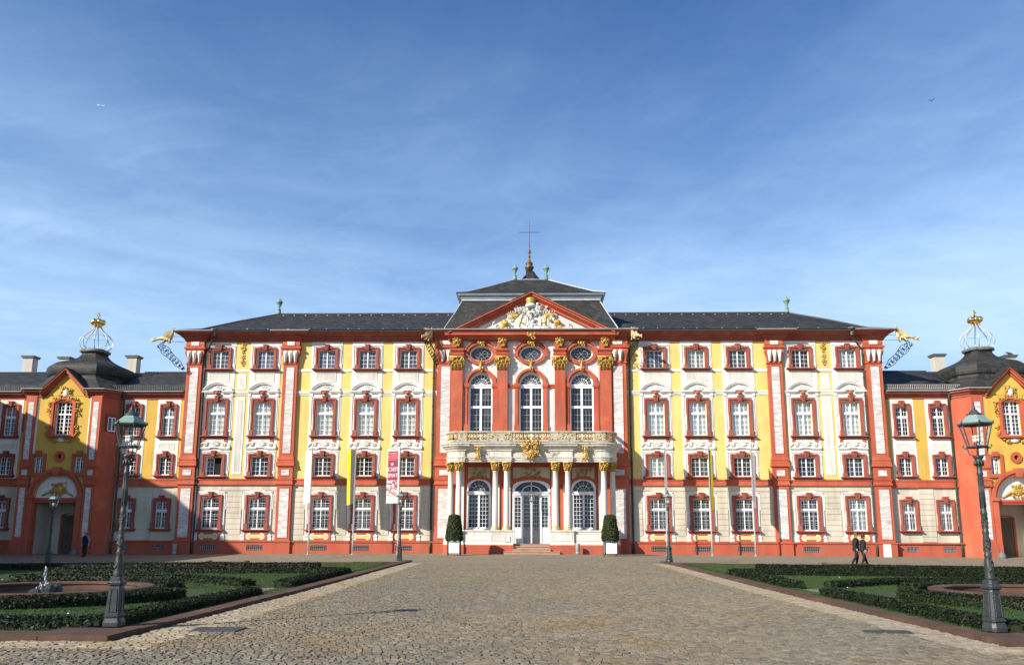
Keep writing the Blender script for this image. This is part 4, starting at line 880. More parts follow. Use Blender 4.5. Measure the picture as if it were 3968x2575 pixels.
for (xa, xb, n) in ((-4.75, -3.3, 6), (-1.45, 1.4, 10), (3.25, 4.7, 6)):
    for i in range(n): put('baluster', cached('bal', baluster_mesh), palace, (lerp(xa, xb, (i+.5)/n), PF+.03, 8.43))
for s in (-1, 1):
    for k in range(5):
        a = R(12+78*k/4.5); put('baluster', cached('bal', baluster_mesh), palace, (s*(5.1+1.2*math.cos(a))-.02, PF+1.22-1.2*math.sin(a), 8.43), (0, 0, s*(math.pi/2-a)))
gilt('cart', -.03, PF-.12, 7.62, 1.05)
for x in (-3.95, 3.92): gilt('term', x, PF-.05, 7.42, 1.0)
# columns
def column_mesh(): return MB().lathe([(.215, 2.16), (.225, 2.2), (.218, 3.2), (.21, 4.4), (.195, 5.4), (.185, 6.1), (.205, 6.12), (.205, 6.17)], n=22).mesh('column', 'column_stone', True)
def colbase_mesh():
    b = MB(); b.box(-.30, .30, -.30, .30, 1.89, 1.98); b.lathe([(.29, 1.97), (.31, 2.01), (.29, 2.05), (.245, 2.07), (.245, 2.1), (.27, 2.13), (.25, 2.17), (.22, 2.19)], n=20); return b.mesh('base', 'gilt_pale', True)
def colcap_mesh():
    b = MB(); b.lathe([(.19, 6.16), (.2, 6.4), (.26, 6.66), (.3, 6.75)], n=14); b.box(-.33, .33, -.33, .33, 6.75, 6.83)
    for row, (z, r, hh) in enumerate(((6.17, .2, .26), (6.36, .23, .26))):
        for i in range(8):
            a = 2*math.pi*(i+.5*row)/8; c, s = math.cos(a), math.sin(a)
            b.tube([(c*r, s*r, z), (c*(r+.03), s*(r+.03), z+hh*.6), (c*(r+.1), s*(r+.1), z+hh), (c*(r+.12), s*(r+.12), z+hh*.8)], [.05, .06, .045, .02], 5)
    for sx in (-1, 1):
        for sy in (-1, 1): b.tube(spiral(sx*.26, 6.66, .08, 1.3, sy*.28, sx, 9), [.035]*10, 5)
        b.ball((0, sx*.3, 6.78), (.07, .06, .09), 6, 5)
    return b.mesh('capital', 'gold', True)
for (x, y) in ((-6.02, -1.55), (-5.36, -2.2), (-2.67, -2.2), (-1.84, -2.2), (1.75, -2.2), (2.65, -2.2), (5.29, -2.2), (6.0, -1.55)):
    o = put('column', cached('colm', column_mesh), palace, (x, y, 0)); put('base', cached('colb', colbase_mesh), o); put('capital', cached('colc', colcap_mesh), o)
# pedestal walls of the portico, plinth and steps
def ped(sg):
    xo = 6.5; n = 7; r = 1.25
    P = [(-xo, -.3)]+[(-xo+r*(1-math.cos(R(90)*i/n)), PF-.02+r*(1-math.sin(R(90)*i/n))) for i in range(n+1)]+[(-4.98, PF-.02), (-4.98, PF+.14), (-3.05, PF+.14), (-3.05, PF-.02), (-1.38, PF-.02), (-1.38, -.9)]
    if sg > 0: P = [(-x, y) for x, y in reversed(P)]
    a = MB(); a.sweep(P, [(-.55, .84), (.04, .84), (.04, .98), (0, 1.02), (0, 1.74), (.07, 1.80), (.07, 1.89), (-.55, 1.89)]); o = a.obj('pedestal_wall', 'column_stone', palace)
    MB().sweep(P, [(-.5, -.3), (.07, -.3), (.07, .78), (.03, .84), (-.5, .84)]).obj('portico_plinth', 'red_plinth', palace)
    q = MB()
    for (xa, xb, y) in ((-4.85, -3.18, PF+.14), (-2.92, -1.52, PF-.02)):
        xa, xb = (xa, xb) if sg < 0 else (-xb, -xa); frame(q, xa, xb, 1.12, 1.66, .03, y-.02, y+.01)
    q.obj('moulding', 'cream', o)
ped(-1); ped(1)
MB().box(-6.0, 6.0, -2.0, -.28, .2, .90).obj('portico_floor', 'step_stone', palace)
for k in range(4):
    z1 = .21+(.92-.21)*(k+1)/4; e = [2.0, 1.37, 1.36, 1.355][k]; yf = PF-.62+.36*k
    MB().box(-e, e, yf, -1.9, -.1 if k == 0 else z1-.2, z1-.05).box(-e-.02*(k == 0), e+.02*(k == 0), yf-.04, -1.9, z1-.05, z1).obj('step', 'step_stone', palace)
# back wall of the portico with door and windows
b = MB(); b.wall(-6.3, 6.3, .5, 8.2, RY+.0, [(-4.95, -3.03, 1.95, 5.72), (2.96, 4.88, 1.95, 5.72), (-1.45, 1.4, .85, 5.68)], .3)
b.spandrel(-3.99, 5.0, .96, 5.72, RY, .3, rz=.69, pw=.8); b.spandrel(3.92, 5.0, .96, 5.72, RY, .3, rz=.69, pw=.8); b.spandrel(-.025, 5.0, 1.425, 5.68, RY, .3, rz=.62, pw=.7)
b.obj('portico_wall', 'red_stone', palace)
for (xc, hw, zt) in ((-3.99, .83, 6.5), (3.92, .83, 6.5), (-.02, 1.4, 6.55)):
    MB().prism([(xc-hw, 5.72), (xc-hw, 6.6), (xc+hw, 6.6), (xc+hw, 5.72), (xc+hw*.5, 5.9), (xc, 5.96), (xc-hw*.5, 5.9)], RY-.04, RY).obj('stucco_panel', 'beige', palace)
    q = MB(); scroll_cluster(q, xc, RY-.04, 6.15, 1.1, .75, 26, int(xc*7)+5, .1, .9); stuff(q.obj('gilt_scrollwork', 'gold', palace, smooth=True))
for x in (-5.36, -2.67, -1.84, 1.75, 2.65, 5.29): MB().box(x-.24, x+.24, RY-.14, RY, .9, 6.83).obj('respond', 'white', palace)
def portico_window(xc):
    y = RY+.1; o = MB(); hw = .94
    for s in (-1, 1): o.box(xc+s*.84, xc+s*hw, y-.05, y+.08, 1.95, 4.7)
    n = 12; pts = [(xc+hw*math.cos(math.pi*i/n), 5.0+.70*math.sin(math.pi*i/n)**.8) for i in range(n+1)]; inn = [(xc+.80*math.cos(math.pi*i/n), 4.78+.84*math.sin(math.pi*i/n)) for i in range(n+1)]
    for i in range(n): o.prism([pts[i], pts[i+1], inn[i+1], inn[i]], y-.05, y+.08)
    o.box(xc+.84, xc+hw, y-.049, y+.08, 4.7, 5.02); o.box(xc-hw, xc-.84, y-.049, y+.08, 4.7, 5.02)
    o.box(xc-.88, xc+.88, y-.12, y+.08, 4.52, 4.74); o.box(xc-.92, xc+.92, y-.16, y+.08, 4.70, 4.78); o.box(xc-.07, xc+.07, y-.06, y+.08, 2.0, 4.52); o.box(xc-.84, xc+.84, y-.06, y+.08, 1.95, 2.1); o.box(xc-.9, xc+.9, y-.2, y, 1.9, 1.99)
    for s in (-1, 1): o.box(xc+s*.74, xc+s*.84, y-.03, y+.07, 2.1, 4.52)
    w = o.obj('window', 'frame_white', palace)
    q = MB()
    for s in (-1, 1):
        xa, xb = sorted((xc+s*.07, xc+s*.74))
        for k in (1, 2): q.box(lerp(xa, xb, k/3)-.012, lerp(xa, xb, k/3)+.012, y+.0, y+.05, 2.1, 4.52)
        for k in range(1, 8): q.box(xa, xb, y+.002, y+.048, 2.1+2.42*k/8-.012, 2.1+2.42*k/8+.012)
    for k in range(1, 6): a = math.pi*k/6; q.tube([(xc+.1*math.cos(a), y+.03, 4.78+.1*math.sin(a)), (xc+.8*math.cos(a), y+.03, 4.78+.83*math.sin(a))], .013, 4)
    q.arc(xc, 4.78, .44, .465, 0, math.pi, y+.01, y+.05, 12); q.obj('glazing_bars', 'frame_white', w)
    MB().box(xc-.84, xc+.84, y+.055, y+.065, 2.0, 4.6).disc(xc, 4.76, .86, .90, y+.06, 18, 0, math.pi).obj('pane', 'glass_dark', w)
portico_window(-3.99); portico_window(3.92)
def portico_door():
    xc = -.02; y = RY+.06; o = MB(); n = 14
    for s in (-1, 1): o.box(xc+s*1.30, xc+s*1.43, y-.06, y+.2, .9, 5.0)
    pts = [(xc+1.43*math.cos(math.pi*i/n), 5.0+.62*math.sin(math.pi*i/n)**.7) for i in range(n+1)]; inn = [(xc+1.27*math.cos(math.pi*i/n), 4.74+.78*math.sin(math.pi*i/n)) for i in range(n+1)]
    for i in range(n): o.prism([pts[i], pts[i+1], inn[i+1], inn[i]], y-.05, y+.1)
    o.box(xc-1.3, xc+1.3, y-.13, y+.1, 4.5, 4.72); o.box(xc-1.34, xc+1.34, y-.18, y+.1, 4.68, 4.76); o.arc(xc, 4.74, .66, .74, 0, math.pi, y-.05, y+.1, 16, 0, 1, .66); o.box(xc-.035, xc+.035, y-.05, y+.1, 4.74, 5.55)
    for s in (-1, 1):
        o.box(xc+s*.62, xc+s*.76, y-.10, y+.1, .9, 4.5); o.box(xc+s*.76, xc+s*.80, y-.02, y+.1, .9, 4.5); o.box(xc+s*1.24, xc+s*1.30, y-.02, y+.1, .9, 4.5); o.box(xc+s*.8, xc+s*1.24, y-.02, y+.1, .9, 2.1); o.box(xc+s*.8, xc+s*1.24, y-.02, y+.1, 4.35, 4.5)
    d = o.obj('entrance_door', 'frame_white', palace)
    for s in (-1, 1):
        l = MB(); xa, xb = sorted((xc+s*.03, xc+s*.62)); frame(l, xa, xb, .92, 4.48, .09, y-.02, y+.06); l.box(xa+.09, xb-.09, y, y+.05, 1.01, 2.1); frame(l, xa+.14, xb-.14, 1.1, 2.0, .03, y-.015, y)
        lf = l.obj('door_leaf', 'door_grey', d)
        MB().box(xa+.09, xb-.09, y+.03, y+.04, 2.1, 4.39).obj('pane', 'glass_dark', d)
        q = MB()
        for k in (1, 2): q.box(lerp(xa+.09, xb-.09, k/3)-.01, lerp(xa+.09, xb-.09, k/3)+.01, y+.0, y+.03, 2.1, 4.39)
        for k in range(1, 8): q.box(xa+.09, xb-.09, y+.001, y+.029, 2.1+2.29*k/8-.01, 2.1+2.29*k/8+.01)
        xs, xe = sorted((xc+s*.8, xc+s*1.24))
        for k in range(1, 8): q.box(xs, xe, y+.001, y+.029, 2.1+2.25*k/8-.01, 2.1+2.25*k/8+.01)
        q.box((xs+xe)/2-.01, (xs+xe)/2+.01, y, y+.03, 2.1, 4.35); q.obj('glazing_bars', 'frame_white', d)
        MB().box(xs, xe, y+.03, y+.04, 2.1, 4.35).obj('pane', 'glass_dark', d)
        MB().ball((xc+s*.32, y-.05, 1.98), (.05, .05, .05), 8, 6).obj('door_knob', 'bronze', d)
    MB().box(xc-.03, xc+.03, y-.05, y+.04, .92, 4.5).obj('astragal', 'frame_white', d)
    MB().disc(xc, 4.74, 1.3, .82, y+.08, 20, 0, math.pi).obj('fanlight', 'glass_dark', d)
portico_door()
# --- rain pipes with hopper heads
def downpipe(x, y, ztop, bend, hopper=True):
    b = MB(); b.tube([(x+bend, y-.55, ztop-.3), (x+bend*.9, y-.5, ztop-.55), (x+.03, y-.12, ztop-1.5), (x, y-.12, ztop-1.75), (x, y-.12, 1.0), (x, y-.24, .8), (x, y-.24, .05)], [.07, .07, .07, .07, .075, .085, .085], 8)
    for z in (13.5, 11.3, 9.1, 6.9, 4.6, 2.4): b.lathe([(.09, z), (.1, z+.03), (.1, z+.06), (.09, z+.09)], (x, y-.12, 0), 8)
    o = b.obj('downpipe', 'black_pipe', palace, smooth=True)
    if hopper: MB().lathe([(.10, 0), (.12, .1), (.17, .16), (.20, .45), (.27, .52), (.27, .6)], n=8).obj('hopper_head', 'copper_dull', o, (x+bend, y-.66, ztop-.42))
downpipe(-25.66, 0, 17.2, .75); downpipe(-7.62, -.02, 17.2, -.55); downpipe(7.62, -.02, 17.2, .4); downpipe(25.60, 0, 17.2, -.9)
# --- dragon gargoyles on scrolled iron brackets
def gargoyle(x, y, z, heading, ln=1.0):
    # built pointing along +X, then turned
    o = put('gargoyle', None, palace, (x, y, z), (0, 0, heading), (ln, ln, ln))
    b = MB(); b.tube([(-.05, 0, .62), (.02, 0, .85), (-.02, 0, .45), (.10, 0, .12), (.35, 0, .02), (.75, 0, .10), (1.05, 0, .04), (1.3, 0, -.10)], [.03, .05, .09, .15, .20, .16, .10, .09], 8)
    b.tube([(.02, 0, .82), (-.02, 0, 1.0), (-.14, 0, 1.06), (-.2, 0, .98)], [.05, .035, .02, .012], 6)
    b.ball((1.34, 0, -.10), (.17, .12, .11), 8, 6); b.tube([(1.4, 0, -.06), (1.56, 0, -.02)], [.08, .03], 6); b.tube([(1.4, 0, -.16), (1.54, 0, -.28)], [.06, .025], 6)
    for s in (-1, 1): b.tube([(1.28, s*.07, -.02), (1.16, s*.12, .14)], [.035, .01], 5); b.tube([(.5, s*.14, -.05), (.62, s*.2, -.22), (.8, s*.2, -.2)], [.07, .05, .03], 6); b.tube([(.2, s*.12, .0), (.16, s*.2, -.2), (.3, s*.22, -.26)], [.08, .05, .03], 6)
    for i in range(6): b.ball((.25+.15*i, 0, .24-.02*i), (.05, .02, .07), 5, 4)
    b.obj('body', 'gilt_pale', o, smooth=True)
    for s in (-1, 1):
        w = MB(); pts = [(.75, .05), (.55, .40), (.12, .66), (.0, .50), (.2, .36), (.08, .26), (.3, .14)]
        w.add([(px, s*(.10+.14*pz), .10+pz) for px, pz in pts]+[(px, s*(.12+.14*pz)+.0, .10+pz) for px, pz in pts], [tuple(range(7)), tuple(range(13, 6, -1))]+[(i, (i+1) % 7, (i+1) % 7+7, i+7) for i in range(7)])
        for (px, pz) in ((.05, .58), (.02, .40), (.1, .22)): w.tube([(.6, s*.12, .14), (px, s*(.12+.14*pz), .1+pz)], [.03, .012], 5)
        w.obj('wing', 'gilt_pale', o)
    r = MB(); r.tube([(-.9, 0, .30), (.15, 0, .28)], .018, 5).tube([(-.9, 0, -.12), (.55, 0, -.14)], .02, 5); r.obj('tie_rod', 'iron', o)
    k = MB(); rnd = random.Random(9); A = Vector((.95, 0, -.36)); Bv = Vector((-1.05, 0, -2.35)); d = (Bv-A); nrm = Vector((d.z, 0, -d.x)).normalized()
    for i in range(9):
        c = A+d*(i+.5)/9; wd = .27*(1-.08*i) if i > 1 else .2
        for s in (-1, 1):
            p = c+nrm*s*wd*.5; k.tube(spiral(p.x, p.z, .17*(1-.05*i), 1.25, s*.02, s, 12, rnd.random()*6), [.022]*13, 4)
        for q in range(3): p = c+nrm*rnd.uniform(-wd, wd); k.ball((p.x, 0, p.z), (.04, .02, .05), 5, 4)
    for s in (-1, 1): k.tube([A+nrm*s*.1, A+d*.25+nrm*s*.34, A+d*.5+nrm*s*.22, A+d*.75+nrm*s*.26, Bv+nrm*s*.05], .024, 5)
    k.obj('bracket', 'wrought_iron', o)
    return o
gargoyle(-28.1, -.85, 16.46, R(180+12)); gargoyle(28.05, -.85, 16.46, R(-12))
gargoyle(-7.75, -1.0, 16.50, R(180+62), .85); gargoyle(7.75, -1.0, 16.50, R(-62), .85)

# ================================================================== GATE WINGS
def gate_wing(s, label):
    root = thing('gate_wing', label, 'building')
    CU = 36.0
    def bx(b, u0, u1, y0, y1, z0, z1): return b.box(s*u0, s*u1, y0, y1, z0, z1)
    def mwall(b, u0, u1, z0, z1, y, hs, depth=.3):
        a, c = sorted((s*u0, s*u1)); return b.wall(a, c, z0, z1, y, [(*sorted((s*h[0], s*h[1])), h[2], h[3]) for h in hs], depth)
    LY = .3
    for (ua, ub, cols) in ((27.0, 32.2, (28.42, 31.15)), (39.8, 47.5, (40.95, 43.7, 46.4))):
        H = lambda z, h: [(c-.46, c+.46, z, z+h) for c in cols]
        mwall(MB(), ua, ub, 5.3, 12.0, LY, H(9.04, 2.27)+H(6.0, 1.40)).obj('upper_wall', 'yellow_deep', root)
        mwall(MB(), ua, ub, .9, 5.4, LY+.02, H(1.94, 2.06)).obj('ground_floor_wall', 'beige', root)
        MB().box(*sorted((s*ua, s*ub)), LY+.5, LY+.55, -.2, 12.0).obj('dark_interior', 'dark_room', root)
        a, c = sorted((s*ua, s*ub))
        plinth(root, [s*c_ for c_ in cols], a, c, LY-.14, 'plinth', 1.05, .45)
        MB().box(a, c, LY-.10, LY+.03, 5.2, 5.66).box(a, c, LY-.16, LY+.03, 5.14, 5.26).box(a, c, LY-.14, LY+.03, 5.60, 5.72).obj('string_band', 'red_stone', root)
        for i, u in enumerate(cols):
            x = s*u
            st = MB().wall(x-.93, x+.93, 5.73, 11.95, LY-.025, [(x-.46, x+.46, 9.04, 11.31), (x-.46, x+.46, 6.0, 7.40)], .04).obj('stucco_strip', 'white', root)
            q = MB(); frame(q, x-.62, x+.62, 7.98, 8.5, .05, LY-.05, LY-.02); q.obj('moulding', 'white', st); MB().box(x-.57, x+.57, LY-.035, LY-.022, 8.03, 8.45).obj('inset_panel', 'cream', st)
            make_window(root, 'lmain', x, LY-.025, 9.04, glass='glass_grey' if (s < 0 and i == 0) else 'glass_dark')
            make_window(root, 'lmez', x, LY-.025, 6.0); make_window(root, 'llow', x, LY-.0, 1.94, grille=True)
        for g0, g1 in [(ua, cols[0]-.8)]+[(cols[i]+.8, cols[i+1]-.8) for i in range(len(cols)-1)]+[(cols[-1]+.8, ub)]:
            for k in range(10): bx(MB(), g0+.01, g1-.01, LY-.03, LY+.02, 1.08+.4*k+.012, 1.08+.4*k+.388).obj('course_block', 'beige', root)
    # cornice follows link, canted corner, gate front
    P = [(27.2, LY), (32.2, LY), (33.05, -1.0), (CU-1.55, -1.0)]; P2 = [(CU+1.55, -1.0), (38.95, -1.0), (39.8, LY), (47.5, LY)]
    prof = [(0, 11.9), (.06, 11.94), (.06, 12.06), (.18, 12.16), (.18, 12.22), (.36, 12.3), (.38, 12.4), (.44, 12.46), (0, 12.52)]
    for Q in (P, P2):
        Q = [(s*u, y) for u, y in Q]; Q = Q if s > 0 else Q[::-1]
        MB().sweep(Q, prof).obj('cornice', 'red_trim_shaded', root); MB().sweep(Q, [(.38, 12.47), (.52, 12.47), (.54, 12.54), (.3, 12.56)]).obj('gutter', 'lead', root)  # cornice shade painted in with the darker red
    # link roofs with snow rail
    for ua, ub in ((27.0, 33.0), (39.0, 47.5)):
        a, c = sorted((s*ua, s*ub))
        MB().add([(a, -.2, 12.54), (c, -.2, 12.54), (c, 1.0, 13.05), (a, 1.0, 13.05), (c, 5.2, 15.05), (a, 5.2, 15.05), (c, 10.6, 12.5), (a, 10.6, 12.5)], [(0, 1, 2, 3), (3, 2, 4, 5), (5, 4, 6, 7)]).obj('roof', 'slate', root)
        MB().tube([(a, 5.2, 15.07), (c, 5.2, 15.07)], .08, 5).obj('ridge', 'slate_ridge', root)
        q = MB(); q.tube([(a, .1, 13.02), (c, .1, 13.02)], .016, 4).tube([(a, .1, 12.74), (c, .1, 12.74)], .016, 4); n = int((c-a)/.14)
        for i in range(n): xx = a+(c-a)*(i+.5)/n; q.box(xx-.014, xx+.014, .09, .11, 12.66, 13.02)
        q.obj('snow_guard', 'copper_dull' if s < 0 else 'chimney', root)
    # between: roof behind the dome
    a, c = sorted((s*33, s*39)); MB().add([(a, -.4, 12.54), (c, -.4, 12.54), (c, 5.2, 15.05), (a, 5.2, 15.05), (c, 10.6, 12.5), (a, 10.6, 12.5)], [(0, 1, 2, 3), (3, 2, 4, 5)]).obj('roof', 'slate', root)
    # gate pavilion walls
    xc = s*CU
    b = MB(); b.wall(xc-2.95, xc+2.95, -.3, 12.0, -1.0, [(xc-1.68, xc+1.68, -.3, 6.0), (xc-.63, xc+.63, 8.95, 11.55), (xc-1.9, xc-1.22, 6.02, 7.3), (xc+1.22, xc+1.9, 6.02, 7.3), (xc-.17, xc+.17, 7.12, 7.5)], .4)
    b.spandrel(xc, 4.3, 1.68, 6.0, -1.0, .4, rz=1.69)
    b.prism([(xc-1.5, 11.98), (xc+1.5, 11.98), (xc, 13.85)], -1.0, -.7); b.obj('gate_wall', 'yellow_deep', root)
    for t in (-1, 1):
        c0 = (xc+t*2.95, -1.0); c1 = (xc+t*3.8, LY)
        o = MB().add([(c0[0], c0[1], -.3), (c1[0], c1[1], -.3), (c1[0], c1[1], 12.0), (c0[0], c0[1], 12.0)], [(0, 1, 2, 3) if t > 0 else (3, 2, 1, 0)]).obj('canted_wall', 'red_stone', root)
        d = Vector((t*.85, 1.3, 0)).normalized()
        w = None if s > 0 else put('window', cached(('sur', 'tiny'), lambda: surround_mesh('tiny')), root, (lerp(c0[0], c1[0], .5)+t*.03, lerp(c0[1], c1[1], .5)-.02, 9.3), (0, 0, t*math.atan2(1.3, .85)))
        if w: put('sash', cached(('sash', 'tiny'), lambda: sash_mesh('tiny')), w, (0, -.2, 0)); MB().box(-.31, .31, -.08, -.07, 0, 1.1).obj('pane', 'glass_blue', w)
        for (dx, wd) in ((2.53, .82),):
            x = xc+t*dx; h = wd/2
            p = MB().box(x-h, x+h, -1.14, -.98, 1.0, 12.0); p.box(x-h-.06, x+h+.06, -1.22, -.98, 6.5, 6.62).box(x-h-.04, x+h+.04, -1.2, -.98, 6.62, 6.78).box(x-h-.08, x+h+.08, -1.25, -.98, 5.16, 5.3).box(x-h-.05, x+h+.05, -1.2, -.98, 5.3, 5.6).box(x-h-.09, x+h+.09, -1.24, -.98, 5.6, 5.72)
            o2 = p.obj('pilaster', 'red_stone', root)
            for za, zb in ((7.1, 11.5), (5.9, 6.3), (1.3, 4.95)): MB().box(x-h*.5, x+h*.5, -1.156, -1.14, za, zb).obj('marble_panel', 'marble', o2)
            MB().box(x-h-.08, x+h+.08, -1.24, -.98, -.3, 1.02).obj('pedestal', 'red_plinth', o2)
        MB().box(xc+t*1.98, xc+t*2.12, -1.03, -.98, 6.1, 11.9).obj('stucco_strip', 'white', root)
    # archway: archivolt, lintel, lunette, passage and door
    b = MB(); b.arc(xc, 4.3, 1.68, 1.86, 0, math.pi, -1.12, -.98, 22); b.arc(xc, 4.3, 1.86, 2.1, 0, math.pi, -1.22, -.98, 22)
    for t in (-1, 1): b.box(xc+t*1.60, xc+t*1.683, -1.05, -.58, -.3, 3.86); b.box(xc+t*1.685, xc+t*2.08, -1.16, -.98, -.3, 4.1); b.box(xc+t*1.62, xc+t*2.16, -1.26, -.98, 4.1, 4.32); b.box(xc+t*1.68, xc+t*2.12, -1.2, -.98, -.3, .95)
    b.prism([(xc-.2, 5.85), (xc+.2, 5.85), (xc+.32, 6.5), (xc-.32, 6.5)], -1.34, -1.0); b.obj('archway', 'red_stone', root)
    MB().box(xc-1.68, xc+1.68, -.98, -.55, 3.86, 4.02).box(xc-1.68, xc+1.68, -1.06, -.55, 4.02, 4.2).obj('lintel', 'red_stone', root)
    MB().disc(xc, 4.2, 1.7, 1.8, -.72, 22, 0, math.pi).obj('lunette', 'white', root)
    q = MB(); q.ball((xc, -.76, 4.85), (.5, .12, .36), 14, 8); scroll_cluster(q, xc, -.74, 4.85, 1.3, .95, 26, 90, .14, 1.1, lambda u, v: u*u+v*v > .3)
    for t in (-1, 1): q.tube([(xc+t*.5, -.8, 4.7), (xc+t*.85, -.8, 4.55), (xc+t*1.2, -.8, 4.35)], [.09, .07, .05], 6)
    q.obj('gilt_ornament', 'gold', root, smooth=True)
    for t in (-1, 1): MB().box(xc+t*1.72, xc+t*1.68, -.62, 1.6, -.3, 4.2).obj('passage_wall', 'beige', root)
    MB().box(xc-1.8, xc+1.8, 1.6, 1.65, -.3, 4.2).box(xc-1.8, xc+1.8, -.6, 1.6, 4.15, 4.2).obj('passage_back', 'beige', root)
    d = MB().box(xc+.2*s-.72, xc+.2*s-.55, 1.5, 1.6, -.1, 2.9).box(xc+.2*s+.55, xc+.2*s+.72, 1.5, 1.6, -.1, 2.9).arc(xc+.2*s, 2.85, .55, .74, 0, math.pi, 1.5, 1.6, 12, 0, 1, .35).obj('gate_door', 'red_stone', root)
    for k in range(6): MB().box(xc+.2*s-.55+k*.1834+.004, xc+.2*s-.55+(k+1)*.1834-.004, 1.55, 1.59, 0, 2.95).obj('plank', 'wood_dark', d)
    MB().ball((xc-s*1.95, -1.35, gz(xc, -1.3)+.1), (.28, .28, .36), 12, 8).obj('guard_stone', 'copper_dull', root)
    # windows of the gate front
    for t in (-1, 1):
        x = xc+t*1.56
        q = MB(); frame(q, x-.34, x+.34, 6.02, 7.3, .06, -.86, -.78); q.box(x-.045, x+.045, -.86, -.78, 6.08, 7.24)
        for k in (1, 2, 3): q.box(x-.28, x+.28, -.84, -.8, 6.08+1.16*k/4-.013, 6.08+1.16*k/4+.013)
        for k in (-1, 1): q.box(x+k*.16-.012, x+k*.16+.012, -.841, -.801, 6.08, 7.24)
        o = MB(); frame(o, x-.56, x+.56, 5.9, 7.55, .2, -1.12, -.99); o.box(x-.2, x+.2, -1.2, -.99, 7.4, 7.75); o.box(x-.66, x+.66, -1.2, -.99, 5.82, 5.95)
        w = o.obj('window', 'red_stone', root); q.obj('sash', 'frame_white', w); MB().box(x-.34, x+.34, -.80, -.79, 6.02, 7.3).obj('panes', 'glass_dark', w)
    o = MB().arc(xc, 7.31, .17, .42, 0, 2*math.pi, -1.1, -.98, 20).obj('oculus', 'red_stone', root); MB().disc(xc, 7.31, .3, .3, -.75, 16).obj('pane', 'glass_dark', o)
    o = MB()
    for t in (-1, 1): o.box(xc+t*.63, xc+t*.76, -1.08, -.98, 8.95, 11.3); o.box(xc+t*.76, xc+t*.93, -1.16, -.98, 8.95, 11.4); o.box(xc+t*.62, xc+t*.97, -1.2, -.98, 8.95, 9.35)
    Rr = 1.25; a0 = math.asin(.93/Rr); o.arc(xc, 11.78-Rr, Rr-.2, Rr-.08, math.pi/2-a0, math.pi/2+a0, -1.09, -.98, 12); o.arc(xc, 11.78-Rr, Rr-.08, Rr+.08, math.pi/2-a0, math.pi/2+a0, -1.17, -.98, 12); o.box(xc-1.1, xc+1.1, -1.3, -.98, 8.78, 8.95)
    w = o.obj('window', 'red_stone', root)
    q = MB(); frame(q, xc-.63, xc+.63, 8.97, 11.55, .07, -.86, -.78); q.box(xc-.06, xc+.06, -.87, -.78, 9.0, 11.5); q.box(xc-.6, xc+.6, -.9, -.78, 10.52, 10.64)
    for k in range(1, 5): q.box(xc-.57, xc+.57, -.84, -.8, 9.04+1.48*k/5-.014, 9.04+1.48*k/5+.014)
    for z in (10.92, 11.2): q.box(xc-.57, xc+.57, -.84, -.8, z-.014, z+.014)
    for k in (-1, 1): q.box(xc+k*.31-.014, xc+k*.31+.014, -.841, -.801, 9.04, 11.5)
    q.obj('sash', 'frame_white', w); MB().box(xc-.6, xc+.6, -.80, -.79, 9.0, 11.5).obj('panes', 'glass_dark', w)
    q = MB()
    for t in (-1, 1):
        scroll_cluster(q, xc+t*1.12, -1.02, 11.0, .36, 1.1, 24, 100, .12, .8); scroll_cluster(q, xc+t*1.12, -1.02, 9.35, .36, .9, 16, 101, .12, .8); scroll_cluster(q, xc+t*.6, -1.04, 11.75, .7, .3, 14, 102, .14, .8); scroll_cluster(q, xc+t*.55, -1.02, 8.6, .8, .26, 14, 103, .13, .9)
    scroll_cluster(q, xc, -1.05, 12.25, .85, .85, 30, 104, .14, .9, lambda u, v: u*u+v*v > .25); q.obj('gilt_ornament', 'gold', root, smooth=True)
    MB().ball((xc, -1.08, 12.25), (.26, .1, .34), 12, 8).obj('shield', 'white', root, smooth=True); MB().ball((xc, -1.06, 8.6), (.36, .1, .2), 12, 8).obj('shield', 'white', root, smooth=True)
    # gable over the gate
    for (o0, o1, y, nm, m) in ((0, .10, -1.42, 'gable_cornice', 'red_stone'), (.10, .28, -1.3, 'gable_cornice', 'red_stone'), (.28, .46, -1.14, 'gable_cornice', 'red_stone')):
        b = MB()
        for t in (-1, 1): b.prism([(xc+t*1.85, 12.28-o0), (xc, 14.12-o0), (xc, 14.12-o1), (xc+t*1.85, 12.28-o1)], y, -.9)
        b.obj(nm, m, root)
    b = MB()
    for t in (-1, 1): b.prism([(xc+t*1.95, 12.2), (xc, 14.15), (xc, 14.22), (xc+t*1.95, 12.27)], -1.46, 2.2)
    b.obj('gable_roof', 'slate', root)
    # ogee dome on an eight-sided plan, its ring and open crown
    dy = 2.6
    def octo(h, c, z): return [(xc-h+c, dy-h, z), (xc+h-c, dy-h, z), (xc+h, dy-h+c, z), (xc+h, dy+h-c, z), (xc+h-c, dy+h, z), (xc-h+c, dy+h, z), (xc-h, dy+h-c, z), (xc-h, dy-h+c, z)]
    lv = [(3.6, .9, 12.56), (3.1, 1.0, 13.15), (2.72, 1.02, 13.72), (2.82, 1.06, 13.95), (2.86, 1.08, 14.3), (2.8, 1.05, 14.6), (2.6, .98, 14.85), (2.25, .86, 15.04), (1.85, .74, 15.2), (1.5, .62, 15.37), (1.2, .5, 15.56), (.96, .4, 15.8), (.84, .35, 16.02), (.80, .33, 16.15)]
    def cr(p0, p1, p2, p3, t): return tuple(.5*((2*b_)+(c_-a_)*t+(2*a_-5*b_+4*c_-d_)*t*t+(3*b_-a_-3*c_+d_)*t**3) for a_, b_, c_, d_ in zip(p0, p1, p2, p3))
    fine = [cr(lv[max(i-1, 0)], lv[i], lv[i+1], lv[min(i+2, len(lv)-1)], t/3) for i in range(len(lv)-1) for t in range(3)]+[lv[-1]]
    rs = [octo(*l) for l in fine]; b = MB(); k = 0
